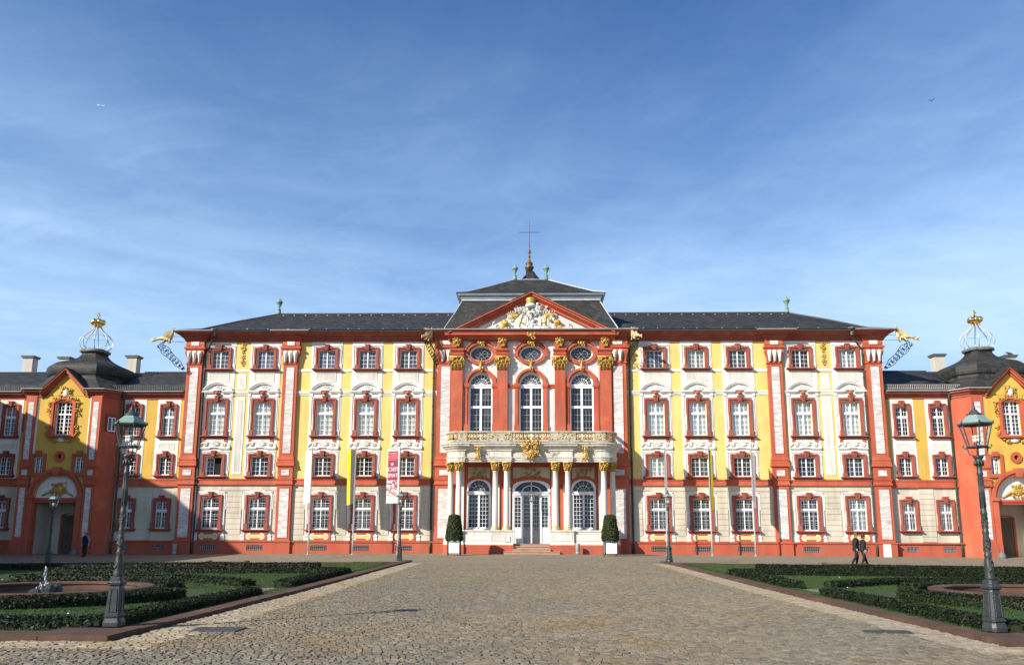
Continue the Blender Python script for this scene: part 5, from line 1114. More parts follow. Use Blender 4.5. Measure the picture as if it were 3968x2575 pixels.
    for a_, c_ in zip(rs, rs[1:]):
        for i in range(8): j = (i+1) % 8; b.add([a_[i], a_[j], c_[j], c_[i]], [(0, 1, 2, 3)])
    b.add(rs[-1], [tuple(range(8))]); dm = b.obj('dome', 'slate', root)
    q = MB(); P = octo(.88, .36, 16.25); q.tube(P+[P[0]], .16, 8); q.obj('ring', 'copper_dull', dm, smooth=True)
    q = MB(); q.lathe([(.82, 16.17), (.7, 16.29), (.5, 16.39), (.12, 16.42)], (xc, dy, 0), 8, rot=R(22.5))
    for i in range(8):
        a = 2*math.pi*i/8+R(22.5); ca, sa = math.cos(a), math.sin(a)
        q.tube([(xc+ca*r, dy+sa*r, z) for r, z in ((.62, 16.52), (.72, 16.39), (.86, 16.37), (1.12, 16.62), (1.26, 16.97), (1.22, 17.27), (.98, 17.62), (.62, 17.92), (.36, 18.19), (.26, 18.45))], .04, 6)
    P = [(xc+1.05*math.cos(R(15*i)), dy+1.05*math.sin(R(15*i)), 17.52) for i in range(25)]; q.tube(P, .012, 4)
    q.obj('crown_ribs', 'lead', dm, smooth=True)
    q = MB(); q.lathe([(.27, 18.39), (.33, 18.45), (.30, 18.57), (.34, 18.67), (.2, 18.97), (.08, 19.09), (.06, 19.17)], (xc, dy, 0), 14)
    for i in range(6): a = R(60*i+15); q.ball((xc+.38*math.cos(a), dy+.38*math.sin(a), 18.79), (.22, .22, .24), 10, 8)
    q.tube([(xc, dy, 19.07), (xc, dy, 19.62)], .04, 6); q.box(xc-.15, xc+.15, dy-.03, dy+.03, 19.35, 19.43); q.obj('crown', 'gold_bright', dm, smooth=True)
    for u, z1 in ((35.45, 17.1), (41.55, 17.0), (44.8, 17.1)):
        c = bx(MB(), u-.44, u+.44, 7.6, 8.4, 13.2, z1-.2).obj('chimney', 'chimney', root); q = MB(); bx(q, u-.54, u+.54, 7.5, 8.5, z1-.2, z1-.08); bx(q, u-.6, u+.6, 7.44, 8.56, z1-.08, z1); q.obj('cap', 'copper_dull', c)
    b = MB(); b.tube([(s*32.02, LY-.4, 12.4), (s*32.02, LY-.12, 11.8), (s*32.02, LY-.12, 1.0), (s*32.02, LY-.2, .8), (s*32.02, LY-.2, .0)], .075, 8); b.obj('downpipe', 'black_pipe', root, smooth=True)
    bx(MB(), 27.0, 47.5, 10.4, 10.5, -.3, 12.5).obj('rear_wall', 'beige', root)
    return root
gate_wing(-1, 'gate building left of the palace, its archway in shadow under a crowned slate dome')
gate_wing(1, 'gate building right of the palace, sunlit archway under a crowned slate dome')

# church wing beside the court on the left: outside the picture, its shadow falls across the corner
cw = thing('church_wing', 'tall steep-roofed wing left of the court, casting the shadow in the corner', 'building')
b = MB(); b.box(-56, -45.4, -64, -2, -.3, 13.6); b.obj('wall', 'yellow_deep', cw); MB().box(-56.3, -45.1, -64.3, -1.7, 13.6, 14.0).obj('cornice', 'red_stone', cw)
b = MB(); b.add([(-56.2, -64.2, 14.0), (-45.0, -64.2, 14.0), (-45.0, -1.7, 14.0), (-56.2, -1.7, 14.0), (-50.2, -58, 22.6), (-50.2, -19.4, 22.6)], [(0, 1, 4), (1, 2, 5, 4), (2, 3, 5), (3, 0, 4, 5)]); b.obj('roof', 'slate', cw)
for k in range(14):
    y = -60+k*4.2
    for z, h in ((2, 2.4), (7.5, 3.0)): w = MB().box(-45.42, -45.3, y-.9, y+.9, z-.2, z+h+.3).obj('window', 'red_stone', cw); MB().box(-45.3, -45.28, y-.65, y+.65, z, z+h).obj('pane', 'glass_dark', w)

# ================================================================== GROUND
KL, KR = -6.75, 7.15                                        # path-side kerb lines of the two gardens
def ground():
    xs = sorted(set([-900, -300, -120, -70]+list(np.arange(-50, 50.1, 2.0))+[70, 120, 300, 900])); ys = sorted(set([-900, -300, -120, -80, -68]+list(np.arange(-60, 12.1, 2.0))+[20, 60, 200, 900]))
    vs = [(x, y, gz(x, y)-.045 if -53.9 < y < -19 and -13 < x < 13 else gz(x, y)) for y in ys for x in xs]; n = len(xs)
    fs = [(j*n+i, j*n+i+1, (j+1)*n+i+1, (j+1)*n+i) for j in range(len(ys)-1) for i in range(n-1)]
    return MB().add(vs, fs)
gr = struct(ground().obj('forecourt', 'paving'))
# joint sand bed under the built stones, then the stones
YB0, YB1 = -53.6, -18.0
def bed(): 
    b = MB(); ys = list(np.arange(YB0, YB1+.01, 1.2))
    for a, c in zip(ys, ys[1:]):
        for x0, x1 in ((-12.5, -6.7), (-6.7, 0), (0, 7.1), (7.1, 12.5)):
            b.add([(x0, a, gz(x0, a)-.012), (x1, a, gz(x1, a)-.012), (x1, c, gz(x1, c)-.012), (x0, c, gz(x0, c)-.012)], [(0, 1, 2, 3)])
    return b
bd_ = bed().obj('joint_bed', 'joint_sand', gr)
def stones():
    V = []; F = []; T = []; n = 0; singles = []
    y = YB0; row = 0
    while y < YB1:
        d = y+62; pitch = rng.uniform(.085, .115)
        half = d*.66+.6
        if y < -48.95: xa, xb = -min(half, 12.3), min(half, 12.3)
        else: xa, xb = max(KL+.01, -half), min(KR-.01, half)
        x = xa+rng.uniform(0, .1)
        while x < xb:
            gut = (KL+.0 < x < KL+.85) or (KR-.85 < x < KR) if y > -48.9 else (y > -49.7 and (x < KL+.8 or x > KR-.8))
            w = rng.uniform(.085, .15)*(1.6 if gut else 1); p = pitch
            if x+w > xb: w = xb-x
            if w < .05: break
            g = .003+rng.random()*.004; wob = .03*math.sin(x*.9+row*.05)+.05*math.sin(x*.45+1)
            jit = rng.uniform(-.009, .009, 8); h = rng.uniform(-.005, .006); z0 = gz(x, y)
            x0, x1, y0, y1 = x+g, x+w-g, y+wob+g, y+p+wob-g
            skip = (-6.15 < x < -5.2 and -47.55 < y < -46.85) or (5.75 < x < 6.6 and -47.4 < y < -46.8)
            if not skip:
                o = .012; tx, ty = rng.uniform(-.006, .006, 2)
                bt = [(x0+jit[0], y0+jit[1]), (x1+jit[2], y0+jit[3]), (x1+jit[4], y1+jit[5]), (x0+jit[6], y1+jit[7])]
                cx, cy = (x0+x1)/2, (y0+y1)/2; i = max(.7, 1-.022/max(.05, w)); j = .84
                tp = [(cx+(a-cx)*i, cy+(c-cy)*j) for a, c in bt]
                zt = z0+h+.006
                vs = [(a, c, z0-.022) for a, c in bt]+[(a, c, zt+tx*(1 if a > cx else -1)+ty*(1 if c > cy else -1)) for a, c in tp]
                tn = min(1, max(0, rng.normal(.5, .22)))+(.75 if gut else 0)
                if len(singles) < 300 and abs(cx+.2) < 4.0 and y < -51.2: singles.append((vs, tn))
                else:
                    V += vs; F += [(n, n+1, n+5, n+4), (n+1, n+2, n+6, n+5), (n+2, n+3, n+7, n+6), (n+3, n, n+4, n+7), (n+4, n+5, n+6, n+7)]; T += [tn]*8; n += 8
            x += w
        y += pitch; row += 1
    return V, F, T, singles
V, F, T, singles = stones()
def tint(me, T): a = me.attributes.new('tint', 'FLOAT', 'POINT'); a.data.foreach_set('value', T)
me = bpy.data.meshes.new('cobbles'); me.from_pydata(V, [], F); me.materials.append(MATS['cobble']); tint(me, T); stuff(put('cobbles', me, gr))
for vs, tn in singles:
    c = Vector((sum(v[0] for v in vs)/8, sum(v[1] for v in vs)/8, 0)); me = bpy.data.meshes.new('cobble'); me.from_pydata([(v[0]-c.x, v[1]-c.y, v[2]) for v in vs], [], [(0, 1, 5, 4), (1, 2, 6, 5), (2, 3, 7, 6), (3, 0, 4, 7), (4, 5, 6, 7)]); me.materials.append(MATS['cobble']); tint(me, [tn]*8); put('cobble', me, gr, c)
# drain gratings in the gutters
for nm, x, y, lab in (('l', -5.68, -47.2, 'iron drain grating in the cobbles near the left garden corner'), (('r'), 6.17, -47.1, 'iron drain grating in the cobbles near the right garden corner')):
    b = MB(); z = gz(x, y); frame_pts = None
    b.box(x-.42, x+.42, y-.3, y-.25, z-.03, z+.005).box(x-.42, x+.42, y+.25, y+.3, z-.03, z+.005).box(x-.42, x-.37, y-.25, y+.25, z-.03, z+.005).box(x+.37, x+.42, y-.25, y+.25, z-.03, z+.005)
    for k in range(9): b.box(x-.37, x+.37, y-.24+k*.054, y-.21+k*.054, z-.02, z+.003)
    tag(b.obj('drain_grating', 'iron'), lab, 'drain')

# ================================================================== GARDENS
def gmesh(poly_rows, dz, name, m): pass
def lawn_sheet(x0, x1, y0, y1, dz, m, name, nx=6, ny=16):
    b = MB(); X = np.linspace(x0, x1, nx+1); Y = np.linspace(y0, y1, ny+1)
    vs = [(x, y, gz(x, y)+dz) for y in Y for x in X]; n = nx+1
    b.add(vs, [(j*n+i, j*n+i+1, (j+1)*n+i+1, (j+1)*n+i) for j in range(ny) for i in range(nx)]); return b.obj(name, m)
YN, YF = -48.45, -17.2
def ring_sheet(cx, cy, r0, r1, dz, m, name):
    b = MB(); n = 48; vs = []
    for i in range(n):
        a = 2*math.pi*i/n
        for r in (r0, r1): x, y = cx+r*math.cos(a), cy+r*math.sin(a); vs.append((x, y, gz(x, y)+dz))
    return b.add(vs, [(2*i, 2*i+1, 2*((i+1) % n)+1, 2*((i+1) % n)) for i in range(n)]).obj(name, m)
def hedge(path, w, h, label, density, size=.034, seed=1):
    r = np.random.default_rng(seed); P = [Vector(p) for p in path]
    # resample
    Q = []
    for a, c in zip(P, P[1:]):
        n = max(1, int((c-a).length/.18)); Q += [a.lerp(c, i/n) for i in range(n)]
    Q.append(P[-1]); n = len(Q)
    N_ = []
    for i in range(n):
        t = (Q[min(i+1, n-1)]-Q[max(i-1, 0)]).normalized(); N_.append(Vector((t.y, -t.x)))
    b = MB(); prof = [(-.5, 0), (-.5, .35), (-.49, .75), (-.44, .97), (-.2, 1.0), (.1, 1.0), (.44, .97), (.49, .75), (.5, .35), (.5, 0)]; k = len(prof); vs = []
    for i in range(n):
        g = gz(Q[i].x, Q[i].y)
        for u, v in prof:
            e = r.normal(0, .012); vs.append((Q[i].x+N_[i].x*(u*w*.93+e), Q[i].y+N_[i].y*(u*w*.93+e), g+v*h*.96+e*.8*(v > 0)))
    fs = [(i*k+q, (i+1)*k+q, (i+1)*k+q+1, i*k+q+1) for i in range(n-1) for q in range(k-1)]+[tuple(range(k)), tuple((n-1)*k+q for q in range(k-1, -1, -1))]
    b.add(vs, fs)
    L_ = sum((c-a).length for a, c in zip(Q, Q[1:])); cnt = int(L_*(w+2*h)*density)+int(2*w*h*density)
    seg = r.integers(0, n-1, cnt); ft = r.random(cnt); per = r.random(cnt)*(w+2*h)
    lv = []; lf = []
    for i in range(cnt):
        q = Q[seg[i]].lerp(Q[seg[i]+1], ft[i]); nn = N_[seg[i]]; p = per[i]
        if p < h: u, v, dr = -.5, p/h, -nn.to_3d()
        elif p < h+w: u, v, dr = (p-h)/w-.5, 1.0, Vector((0, 0, 1))
        else: u, v, dr = .5, (p-h-w)/h, nn.to_3d()
        if i > cnt-2*w*h*density:
            e = 0 if r.random() < .5 else n-1; q = Q[e]; u = r.random()-.5; v = r.random(); t3 = (Q[1]-Q[0]) if e == 0 else (Q[-2]-Q[-1]); dr = -t3.to_3d().normalized()
        c = Vector((q.x+nn.x*u*w, q.y+nn.y*u*w, gz(q.x, q.y)+v*h))+dr*r.uniform(-.015, .03+.03*(v > .95)*r.random())
        ax = (dr+Vector(r.normal(0, .75, 3))).normalized(); t1 = ax.cross(Vector(r.normal(0, 1, 3))).normalized(); t2 = ax.cross(t1); s_ = size*r.uniform(.6, 1.25); m_ = len(lv)
        lv += [c-t1*s_, c+t2*s_*.55, c+t1*s_, c-t2*s_*.55]; lf.append((m_, m_+1, m_+2, m_+3))
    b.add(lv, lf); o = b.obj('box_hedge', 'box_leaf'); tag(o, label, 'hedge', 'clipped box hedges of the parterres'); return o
def arcpts(cx, cy, r, a0, a1, n=14): return [(cx+r*math.cos(R(lerp(a0, a1, i/n))), cy+r*math.sin(R(lerp(a0, a1, i/n)))) for i in range(n+1)]
SIDE = {-1: 'left', 1: 'right'}
def garden(s):
    K = KL if s < 0 else KR; nm = SIDE[s]
    X = lambda u: K+s*u                              # u metres into the garden from the path kerb
    fc = (X(6.2), -40.3 if s < 0 else -39.8)
    xo = X(26)
    la = lawn_sheet(*sorted((X(.4), xo)), YN-.1, YF, .02, 'lawn', 'lawn', 10, 30); struct(la)
    # gravel walks: ring and cross
    struct(ring_sheet(*fc, 2.5, 3.3, .026, 'gravel', 'gravel_ring'))
    struct(lawn_sheet(*sorted((X(.5), X(2.3))), fc[1]+1.1, fc[1]+3.4, .030, 'gravel', 'gravel_walk', 3, 3))
    # kerb of red sandstone slabs, wider at the lamp corner
    ke = put('garden_kerb', None); struct(ke)
    y = YN; i = 0
    rr_ = random.Random(5+s)
    while y < YF+1.6:
        l = rr_.uniform(1.1, 1.6); y1 = min(y+l, YF+1.7); z = (gz(K, y)+gz(K, y1))/2; e = rr_.uniform(-.012, .012)
        x0, x1 = sorted((K+e, X(.42))); MB().add([(x0, y+.006, z-.2), (x1, y+.006, z-.2), (x1, y1-.006, z-.2), (x0, y1-.006, z-.2), (x0+.012, y+.016, gz(K, y)+.075), (x1-.012, y+.016, gz(K, y)+.075), (x1-.012, y1-.016, gz(K, y1)+.075), (x0+.012, y1-.016, gz(K, y1)+.075)], [(0, 1, 5, 4), (1, 2, 6, 5), (2, 3, 7, 6), (3, 0, 4, 7), (4, 5, 6, 7)]).obj('kerb_stone', 'sandstone', ke); y = y1
    u = -.0
    while u < 14:
        l = rr_.uniform(1.1, 1.6); a, c = sorted((X(u+.008), X(u+l-.008)))
        wd = .8 if u < 1.2 else .42
        MB().box(a, c, YN-.5, YN-.5+wd-.01, -.2, .07).obj('kerb_stone', 'sandstone', ke); u += l
    for k in range(10):
        a, c = sorted((X(.6+2.4*k+.01), X(.6+2.4*(k+1)-.01))); MB().box(a, c, YF, YF+.4, gz((a+c)/2, YF)-.2, gz((a+c)/2, YF)+.06).obj('kerb_stone', 'sandstone', ke)
    MB().add([(X(.0), YN-.5, -.1), (X(1.35), YN-.5, -.1), (X(1.35), YN+.65, -.1), (X(.0), YN+.65, -.1), (X(.02), YN-.48, .085), (X(1.33), YN-.48, .085), (X(1.33), YN+.63, .085), (X(.02), YN+.63, .085)], [(0, 1, 5, 4), (1, 2, 6, 5), (2, 3, 7, 6), (3, 0, 4, 7), (4, 5, 6, 7)]).obj('corner_slab', 'sandstone', ke)
    # hedges
    hd = .19; y0 = YN+1.0
    D = 1500
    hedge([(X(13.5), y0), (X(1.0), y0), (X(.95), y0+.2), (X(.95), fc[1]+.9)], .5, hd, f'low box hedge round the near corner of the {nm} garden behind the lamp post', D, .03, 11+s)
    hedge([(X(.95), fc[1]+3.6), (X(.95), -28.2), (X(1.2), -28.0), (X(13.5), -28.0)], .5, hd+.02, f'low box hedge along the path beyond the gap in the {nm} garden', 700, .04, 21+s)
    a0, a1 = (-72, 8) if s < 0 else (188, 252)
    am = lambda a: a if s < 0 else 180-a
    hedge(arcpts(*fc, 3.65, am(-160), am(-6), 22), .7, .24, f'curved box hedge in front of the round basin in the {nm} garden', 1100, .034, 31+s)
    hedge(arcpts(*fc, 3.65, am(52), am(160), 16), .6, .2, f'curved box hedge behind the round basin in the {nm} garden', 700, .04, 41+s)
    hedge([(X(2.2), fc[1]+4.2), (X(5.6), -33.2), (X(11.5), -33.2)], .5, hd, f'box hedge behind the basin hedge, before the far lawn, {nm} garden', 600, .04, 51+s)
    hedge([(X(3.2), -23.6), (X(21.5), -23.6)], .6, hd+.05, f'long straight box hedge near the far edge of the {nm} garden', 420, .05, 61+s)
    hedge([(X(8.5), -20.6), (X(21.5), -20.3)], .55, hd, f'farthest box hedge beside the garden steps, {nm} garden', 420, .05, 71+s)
    # basin
    bs = thing('fountain_basin', f'round red sandstone basin in the {nm} garden' + (' with a small jet' if s < 0 else ''), 'basin', (fc[0], fc[1], 0), group='round garden basins')
    MB().lathe([(2.66, -.1), (2.66, .16), (2.70, .18), (2.70, .24), (2.66, .26), (2.36, .26), (2.32, .24), (2.32, .2), (2.36, .16), (2.36, -.1)], n=56).obj('rim', 'sandstone', bs)
    MB().lathe([(0.01, .03), (2.37, .03), (2.37, .04), (.01, .04)], n=40).obj('water', 'water', bs)
    if s < 0:
        r_ = random.Random(2); q = MB(); [q.ball((r_.uniform(-.28, .28), r_.uniform(-.25, .25), .05+r_.uniform(0, .16)), (r_.uniform(.1, .2), r_.uniform(.1, .2), r_.uniform(.08, .18)), 7, 5) for _ in range(16)]; q.obj('rockwork', 'cast_iron', bs)
        q = MB(); [q.ball((r_.gauss(0, .018), r_.gauss(0, .018), .25+.028*k), (.022, .022, .045), 6, 5) for k in range(19)]; [q.ball((r_.gauss(0, .09), r_.gauss(0, .09), .22+abs(r_.gauss(0, .1))), (.022, .022, .03), 5, 4) for _ in range(26)]; q.obj('jet', 'foam', bs, smooth=True)
    # garden steps at the far edge
    sx = X(9.7) if s < 0 else X(9.4); z = gz(sx, YF)
    st = thing('garden_steps', f'small red sandstone steps at the far edge of the {nm} garden', 'steps', (sx, YF-1.2, z))
    for k in range(2): MB().box(-.9, .9, .5-.4*k, .9-.4*k, -.1, .16-.07*k).obj('step', 'sandstone', st)
    for t in (-1, 1): MB().add([(t*.92, .9, 0), (t*1.14, .9, 0), (t*1.14, -.5, 0), (t*.92, -.5, 0), (t*.92, .9, .22), (t*1.14, .9, .22), (t*1.14, -.5, .06), (t*.92, -.5, .06)], [(0, 1, 5, 4), (1, 2, 6, 5), (2, 3, 7, 6), (3, 0, 4, 7), (4, 5, 6, 7)]).obj('cheek_stone', 'sandstone', st)
    # grass blades and daisies
    r = np.random.default_rng(80+s); V = []; F = []; n = 0
    def blades(cnt, xa, xb, ya, yb, hh, keep=None):
        nonlocal n
        xs = r.uniform(*sorted((xa, xb)), cnt); ys = r.uniform(ya, yb, cnt)
        for x, y in zip(xs, ys):
            if keep and not keep(x, y): continue
            a = r.random()*6.28; h = hh*r.uniform(.5, 1.3); w = .006+.004*r.random(); g = gz(x, y)+.015; lx, ly = r.normal(0, .4, 2)*h
            V.extend([(x-math.cos(a)*w, y-math.sin(a)*w, g), (x+math.cos(a)*w, y+math.sin(a)*w, g), (x+lx, y+ly, g+h)]); F.append((n, n+1, n+2)); n += 3
    inside = lambda x, y: (x-fc[0])**2+(y-fc[1])**2 > 4.05**2
    blades(26000, X(.5), X(1.0), YN+.1, -18, .05); blades(30000, X(1.2), X(9), YN+1.2, -36, .04, inside); blades(9000, X(.6), X(12), YN+.3, YN+.85, .05)
    blades(16000, X(1.2), X(9), -36, -28.5, .045, inside); blades(18000, X(.6), X(20), -27.6, YF, .06)
    me = bpy.data.meshes.new('grass'); me.from_pydata(V, [], F); me.materials.append(MATS['blade']); o = put('grass', me); stuff(o); tag(o, f'short green grass of the {nm} garden lawns', 'grass')
    q = MB()
    for _ in range(26):
        x = X(r.uniform(1.5, 12)); y = r.uniform(YN+1.5, -29)
        if inside(x, y): q.ball((x, y, gz(x, y)+.06), (.022, .022, .012), 6, 4)
    o = q.obj('daisies', 'white_paint'); stuff(o); tag(o, f'scattered white daisies in the {nm} garden lawns', 'flowers')
garden(-1); garden(1)

# ================================================================== LAMP POSTS
def lamp_parts():
    out = []
    b = MB(); n4 = lambda h, z: [(-h, -h, z), (h, -h, z), (h, h, z), (-h, h, z)]
    lv = [(.155, 0), (.155, .06), (.135, .13), (.135, .15), (.15, .165), (.15, .185), (.128, .20), (.105, .66), (.10, .68), (.13, .70), (.135, .74), (.125, .76), (.10, .78), (.095, .84)]
    rs = [[(-h+h*.3, -h, z), (h-h*.3, -h, z), (h, -h+h*.3, z), (h, h-h*.3, z), (h-h*.3, h, z), (-h+h*.3, h, z), (-h, h-h*.3, z), (-h, -h+h*.3, z)] for h, z in lv]
    for a, c in zip(rs, rs[1:]):
        for i in range(8): j = (i+1) % 8; b.add([a[i], a[j], c[j], c[i]], [(0, 1, 2, 3)])
    b.add(rs[-1], [tuple(range(8))]); out.append(('pedestal', b.mesh('pedestal', 'cast_iron')))
    b = MB()
    for k in range(4):
        m3 = Matrix.Rotation(R(90)*k, 3, 'Z'); q = MB(); hw0, hw1 = .062, .05
        q.tube([(-hw0, -.131, .24), (hw0, -.131, .24), (hw1, -.111, .62), (-hw1, -.111, .62), (-hw0, -.131, .24)], .007, 4)
        b.add([m3 @ Vector(v) for v in q.v], q.f)
    out.append(('panel_frame', b.mesh('panel_frame', 'cast_iron')))
    sh = [(.072, .82), (.078, .88), (.066, .92), (.068, .98), (.074, 1.06), (.062, 1.16), (.052, 1.22), (.064, 1.25), (.05, 1.28), (.052, 1.34), (.06, 1.44), (.053, 1.55), (.044, 1.60), (.058, 1.64), (.046, 1.68), (.043, 1.72), (.047, 1.84), (.048, 1.94), (.06, 1.97), (.048, 2.0), (.046, 2.05), (.042, 2.5), (.04, 2.62), (.052, 2.64), (.052, 2.68), (.042, 2.70), (.046, 2.82), (.068, 2.88), (.058, 2.9), (.07, 2.93), (.085, 2.95), (.085, 2.98), (.02, 2.985)]
    b = MB(); b.lathe(sh, n=16); r_ = random.Random(4)
    for i in range(70):
        z = r_.choice((r_.uniform(.86, 1.18), r_.uniform(1.3, 1.55), r_.uniform(1.72, 1.9))); a = r_.random()*6.28; rad = .066 if z < 1.2 else .054 if z < 1.6 else .044; b.ball((math.cos(a)*rad, math.sin(a)*rad, z), (.016, .016, .034), 5, 4)
    for i in range(10): a = 2*math.pi*i/10; b.tube([(math.cos(a)*.045, math.sin(a)*.045, 2.06), (math.cos(a)*.041, math.sin(a)*.041, 2.6)], .009, 4)
    for i in range(8): a = 2*math.pi*i/8; b.ball((math.cos(a)*.065, math.sin(a)*.065, 2.84), (.02, .02, .05), 5, 4)
    out.append(('shaft', b.mesh('shaft', 'cast_iron', True)))
    b = MB(); N6 = 6
    for i in range(4):
        a = R(90)*i+R(45); c, s = math.cos(a), math.sin(a)
        b.tube([(c*.03, s*.03, 2.97), (c*.12, s*.12, 2.99), (c*.15, s*.15, 3.06), (c*.155, s*.155, 3.12)], .011, 5); b.tube([(c*.15, s*.15, 3.1), (c*.2, s*.2, 3.11), (c*.225, s*.225, 3.145), (c*.205, s*.205, 3.165)], .013, 5)
    b.tube([(0, 0, 2.97), (0, 0, 3.16)], .012, 5)
    hexp = lambda r, z: [(r*math.cos(R(60*i)), r*math.sin(R(60*i)), z) for i in range(7)]
    b.tube(hexp(.165, 3.13), .02, 6); b.tube(hexp(.27, 3.53), .022, 6)
    for i in range(6): p0, p1 = hexp(.165, 3.14)[i], hexp(.265, 3.52)[i]; b.tube([p0, p1], .010, 5)
    for i in range(6): p = hexp(.285, 3.55)[i]; b.ball(p, (.02, .02, .035), 6, 5)
    out.append(('lantern_frame', b.mesh('lantern_frame', 'iron')))
    b = MB()
    for i in range(6):
        A0, A1, B0, B1 = hexp(.158, 3.14)[i], hexp(.158, 3.14)[i+1], hexp(.258, 3.52)[i], hexp(.258, 3.52)[i+1]; b.add([A0, A1, B1, B0], [(0, 1, 2, 3)])
    out.append(('lantern_glass', b.mesh('lantern_glass', 'glass_lamp')))
    b = MB(); b.lathe([(.29, 3.545), (.275, 3.56), (.20, 3.63), (.115, 3.70), (.10, 3.71)], n=6); out.append(('lantern_roof', b.mesh('lantern_roof', 'verdigris')))
    b = MB(); b.lathe([(.125, 3.70), (.13, 3.715), (.09, 3.73), (.06, 3.77), (.05, 3.79), (.025, 3.80), (.035, 3.82), (.02, 3.835), (.028, 3.85), (.012, 3.865), (.008, 3.93)], n=10); b.lathe([(.272, 3.535), (.2, 3.55), (.02, 3.555)], n=6); out.append(('finial', b.mesh('finial', 'iron', True)))
    b = MB(); b.tube([(0, 0, 3.13), (0, 0, 3.22)], .012, 6)
    for i in range(4): a = R(90*i+20); b.ball((.042*math.cos(a), .042*math.sin(a), 3.25), (.032, .032, .045), 8, 6); b.lathe([(.03, 3.29), (.036, 3.31), (.03, 3.33)], (.042*math.cos(a), .042*math.sin(a), 0), 8)
    out.append(('gas_burner', b.mesh('gas_burner', 'lamp_glass_white', True)))
    return out
LP = lamp_parts()
for (x, y, lab, rz) in ((-7.40, -47.5, 'near cast iron lamp post at the corner of the left garden', 8), (7.78, -47.55, 'near cast iron lamp post at the corner of the right garden', 14), (-7.35, -16.4, 'distant lamp post left of the path, before the red banner', 5), (7.5, -16.6, 'distant lamp post right of the path, before a white flag', 20), (-25.6, -18.8, 'far lamp post before the shaded gateway', 11)):
    t = thing('lamp_post', lab, 'lamp post', (x, y, gz(x, y)+(.085 if y < -40 else .07 if abs(x) < 10 else .0)), (0, 0, R(rz)), 'cast iron lamp posts round the forecourt')
    for nm, me in LP: put(nm, me, t)

# ================================================================== FLAGS AND BANNER
PY = -2.4
def pole(x, lab):
    z = gz(x, PY); t = thing('flagpole', lab, 'flagpole', (x, PY, z), group='slim white flagpoles along the palace front')
    MB().lathe([(.06, 0), (.055, 1), (.04, 7.75), (.045, 7.76), (.045, 7.8), (.0, 7.84)], n=10).obj('shaft', 'steel', t, smooth=True); MB().lathe([(.12, 0), (.12, .03), (.07, .05)], n=10).obj('foot', 'steel', t)
    return t
def cloth(x, dx, dy, z0, z1, mats, split, amp, seed, name, label, taper=0):
    r = random.Random(seed); nx, nz = 14, 40; z = gz(x, PY); ph = r.random()*6; b = MB(); n = nx+1; L_ = math.hypot(dx, dy); nxv, nyv = -dy/L_, dx/L_
    vs = []
    for j in range(nz+1):
        v = j/nz
        for i in range(nx+1):
            u = i/nx; w = amp*u*(math.sin(6*u+3.2*v+ph)+.5*math.sin(13*u-2*v))*(.4+.6*(1-v)); k = 1-taper*(1-v)*u
            vs.append((dx*u*k+nxv*w, dy*u*k+nyv*w, lerp(z0, z1, v)-.10*u*(1-v)*(1 if amp else 0)))
    for j in range(nz):
        for i in range(nx): b.add([], []); b.f.append((j*n+i, j*n+i+1, (j+1)*n+i+1, (j+1)*n+i)); b.mi.append(1 if (split and (i+.5)/nx > split) else 0)
    b.v = vs
    o = b.obj(name, mats, None, (x, PY, z), smooth=True); tag(o, label, 'flag'); return o
pole(-16.24, 'flagpole carrying the plain white banner, farthest left'); pole(-13.0, 'flagpole carrying the yellow and grey banner on the left'); pole(-9.72, 'flagpole carrying the dark red printed banner')
pole(9.74, 'flagpole right of the portico behind the distant lamp post'); pole(12.96, 'flagpole carrying the yellow and grey flag on the right'); pole(16.05, 'rightmost flagpole, carrying the flag with dark lettering')
f1 = cloth(-16.24, -.72, .65, 3.75, 7.6, ['flag_white'], 0, .05, 3, 'banner', 'plain white banner with faint sketch marks on the leftmost pole', .15)
q = MB(); rs = random.Random(8)
for k in range(16):
    z = 4.2+2.0*rs.random(); u = .35+.45*rs.random(); p = [(-.72*u-.02, .65*u-.05, z)]
    for _ in range(3): p.append((p[-1][0]+rs.uniform(-.05, .05)*.5, p[-1][1]+rs.uniform(-.05, .05)*-.6, p[-1][2]+rs.uniform(-.16, .16)))
    q.tube([(a-.035, b_-.0, c) for a, b_, c in p], .006, 4)
stuff(q.obj('print', 'ink', f1))
cloth(-13.0, -.79, .65, 3.65, 7.6, ['flag_grey', 'flag_yellow'], .55, .05, 4, 'banner', 'banner half yellow and half grey on the second pole from the left', .22)
cloth(9.74, .30, 1.10, 3.4, 7.65, ['flag_white'], 0, .05, 5, 'banner', 'white banner seen edge on, next right of the portico', .1)
cloth(12.96, .52, 1.25, 3.4, 7.65, ['flag_grey', 'flag_yellow'], .45, .06, 6, 'banner', 'yellow and grey banner seen edge on, right of the portico', .1)
f6 = cloth(16.05, .60, 1.30, 3.5, 7.5, ['flag_white'], 0, .04, 7, 'banner', 'white banner with dark vertical lettering, seen edge on at the right', .1)
q = MB(); rs = random.Random(11)
for k in range(30):
    z = 4.0+.11*k; d = Vector((.60, 1.30, 0)).normalized(); nrm = Vector((-d.y, d.x, 0))*-.0
    p = d*.34; e = d*.16
    a = p-e*rs.uniform(.5, 1); c = p+e*rs.uniform(.5, 1)
    for o_ in (-.045, .045):
        w = Vector((d.y, -d.x, 0))*o_; q.tube([(a+w)+Vector((0, 0, z)), (c+w)+Vector((0, 0, z+rs.uniform(-.03, .03)))], .016, 4)
    if k % 3 == 0: w = Vector((d.y, -d.x, 0))*-.045; q.tube([a+w+Vector((0, 0, z)), a+w+Vector((0, 0, z+.09))], .016, 4)
stuff(q.obj('lettering', 'ink', f6))
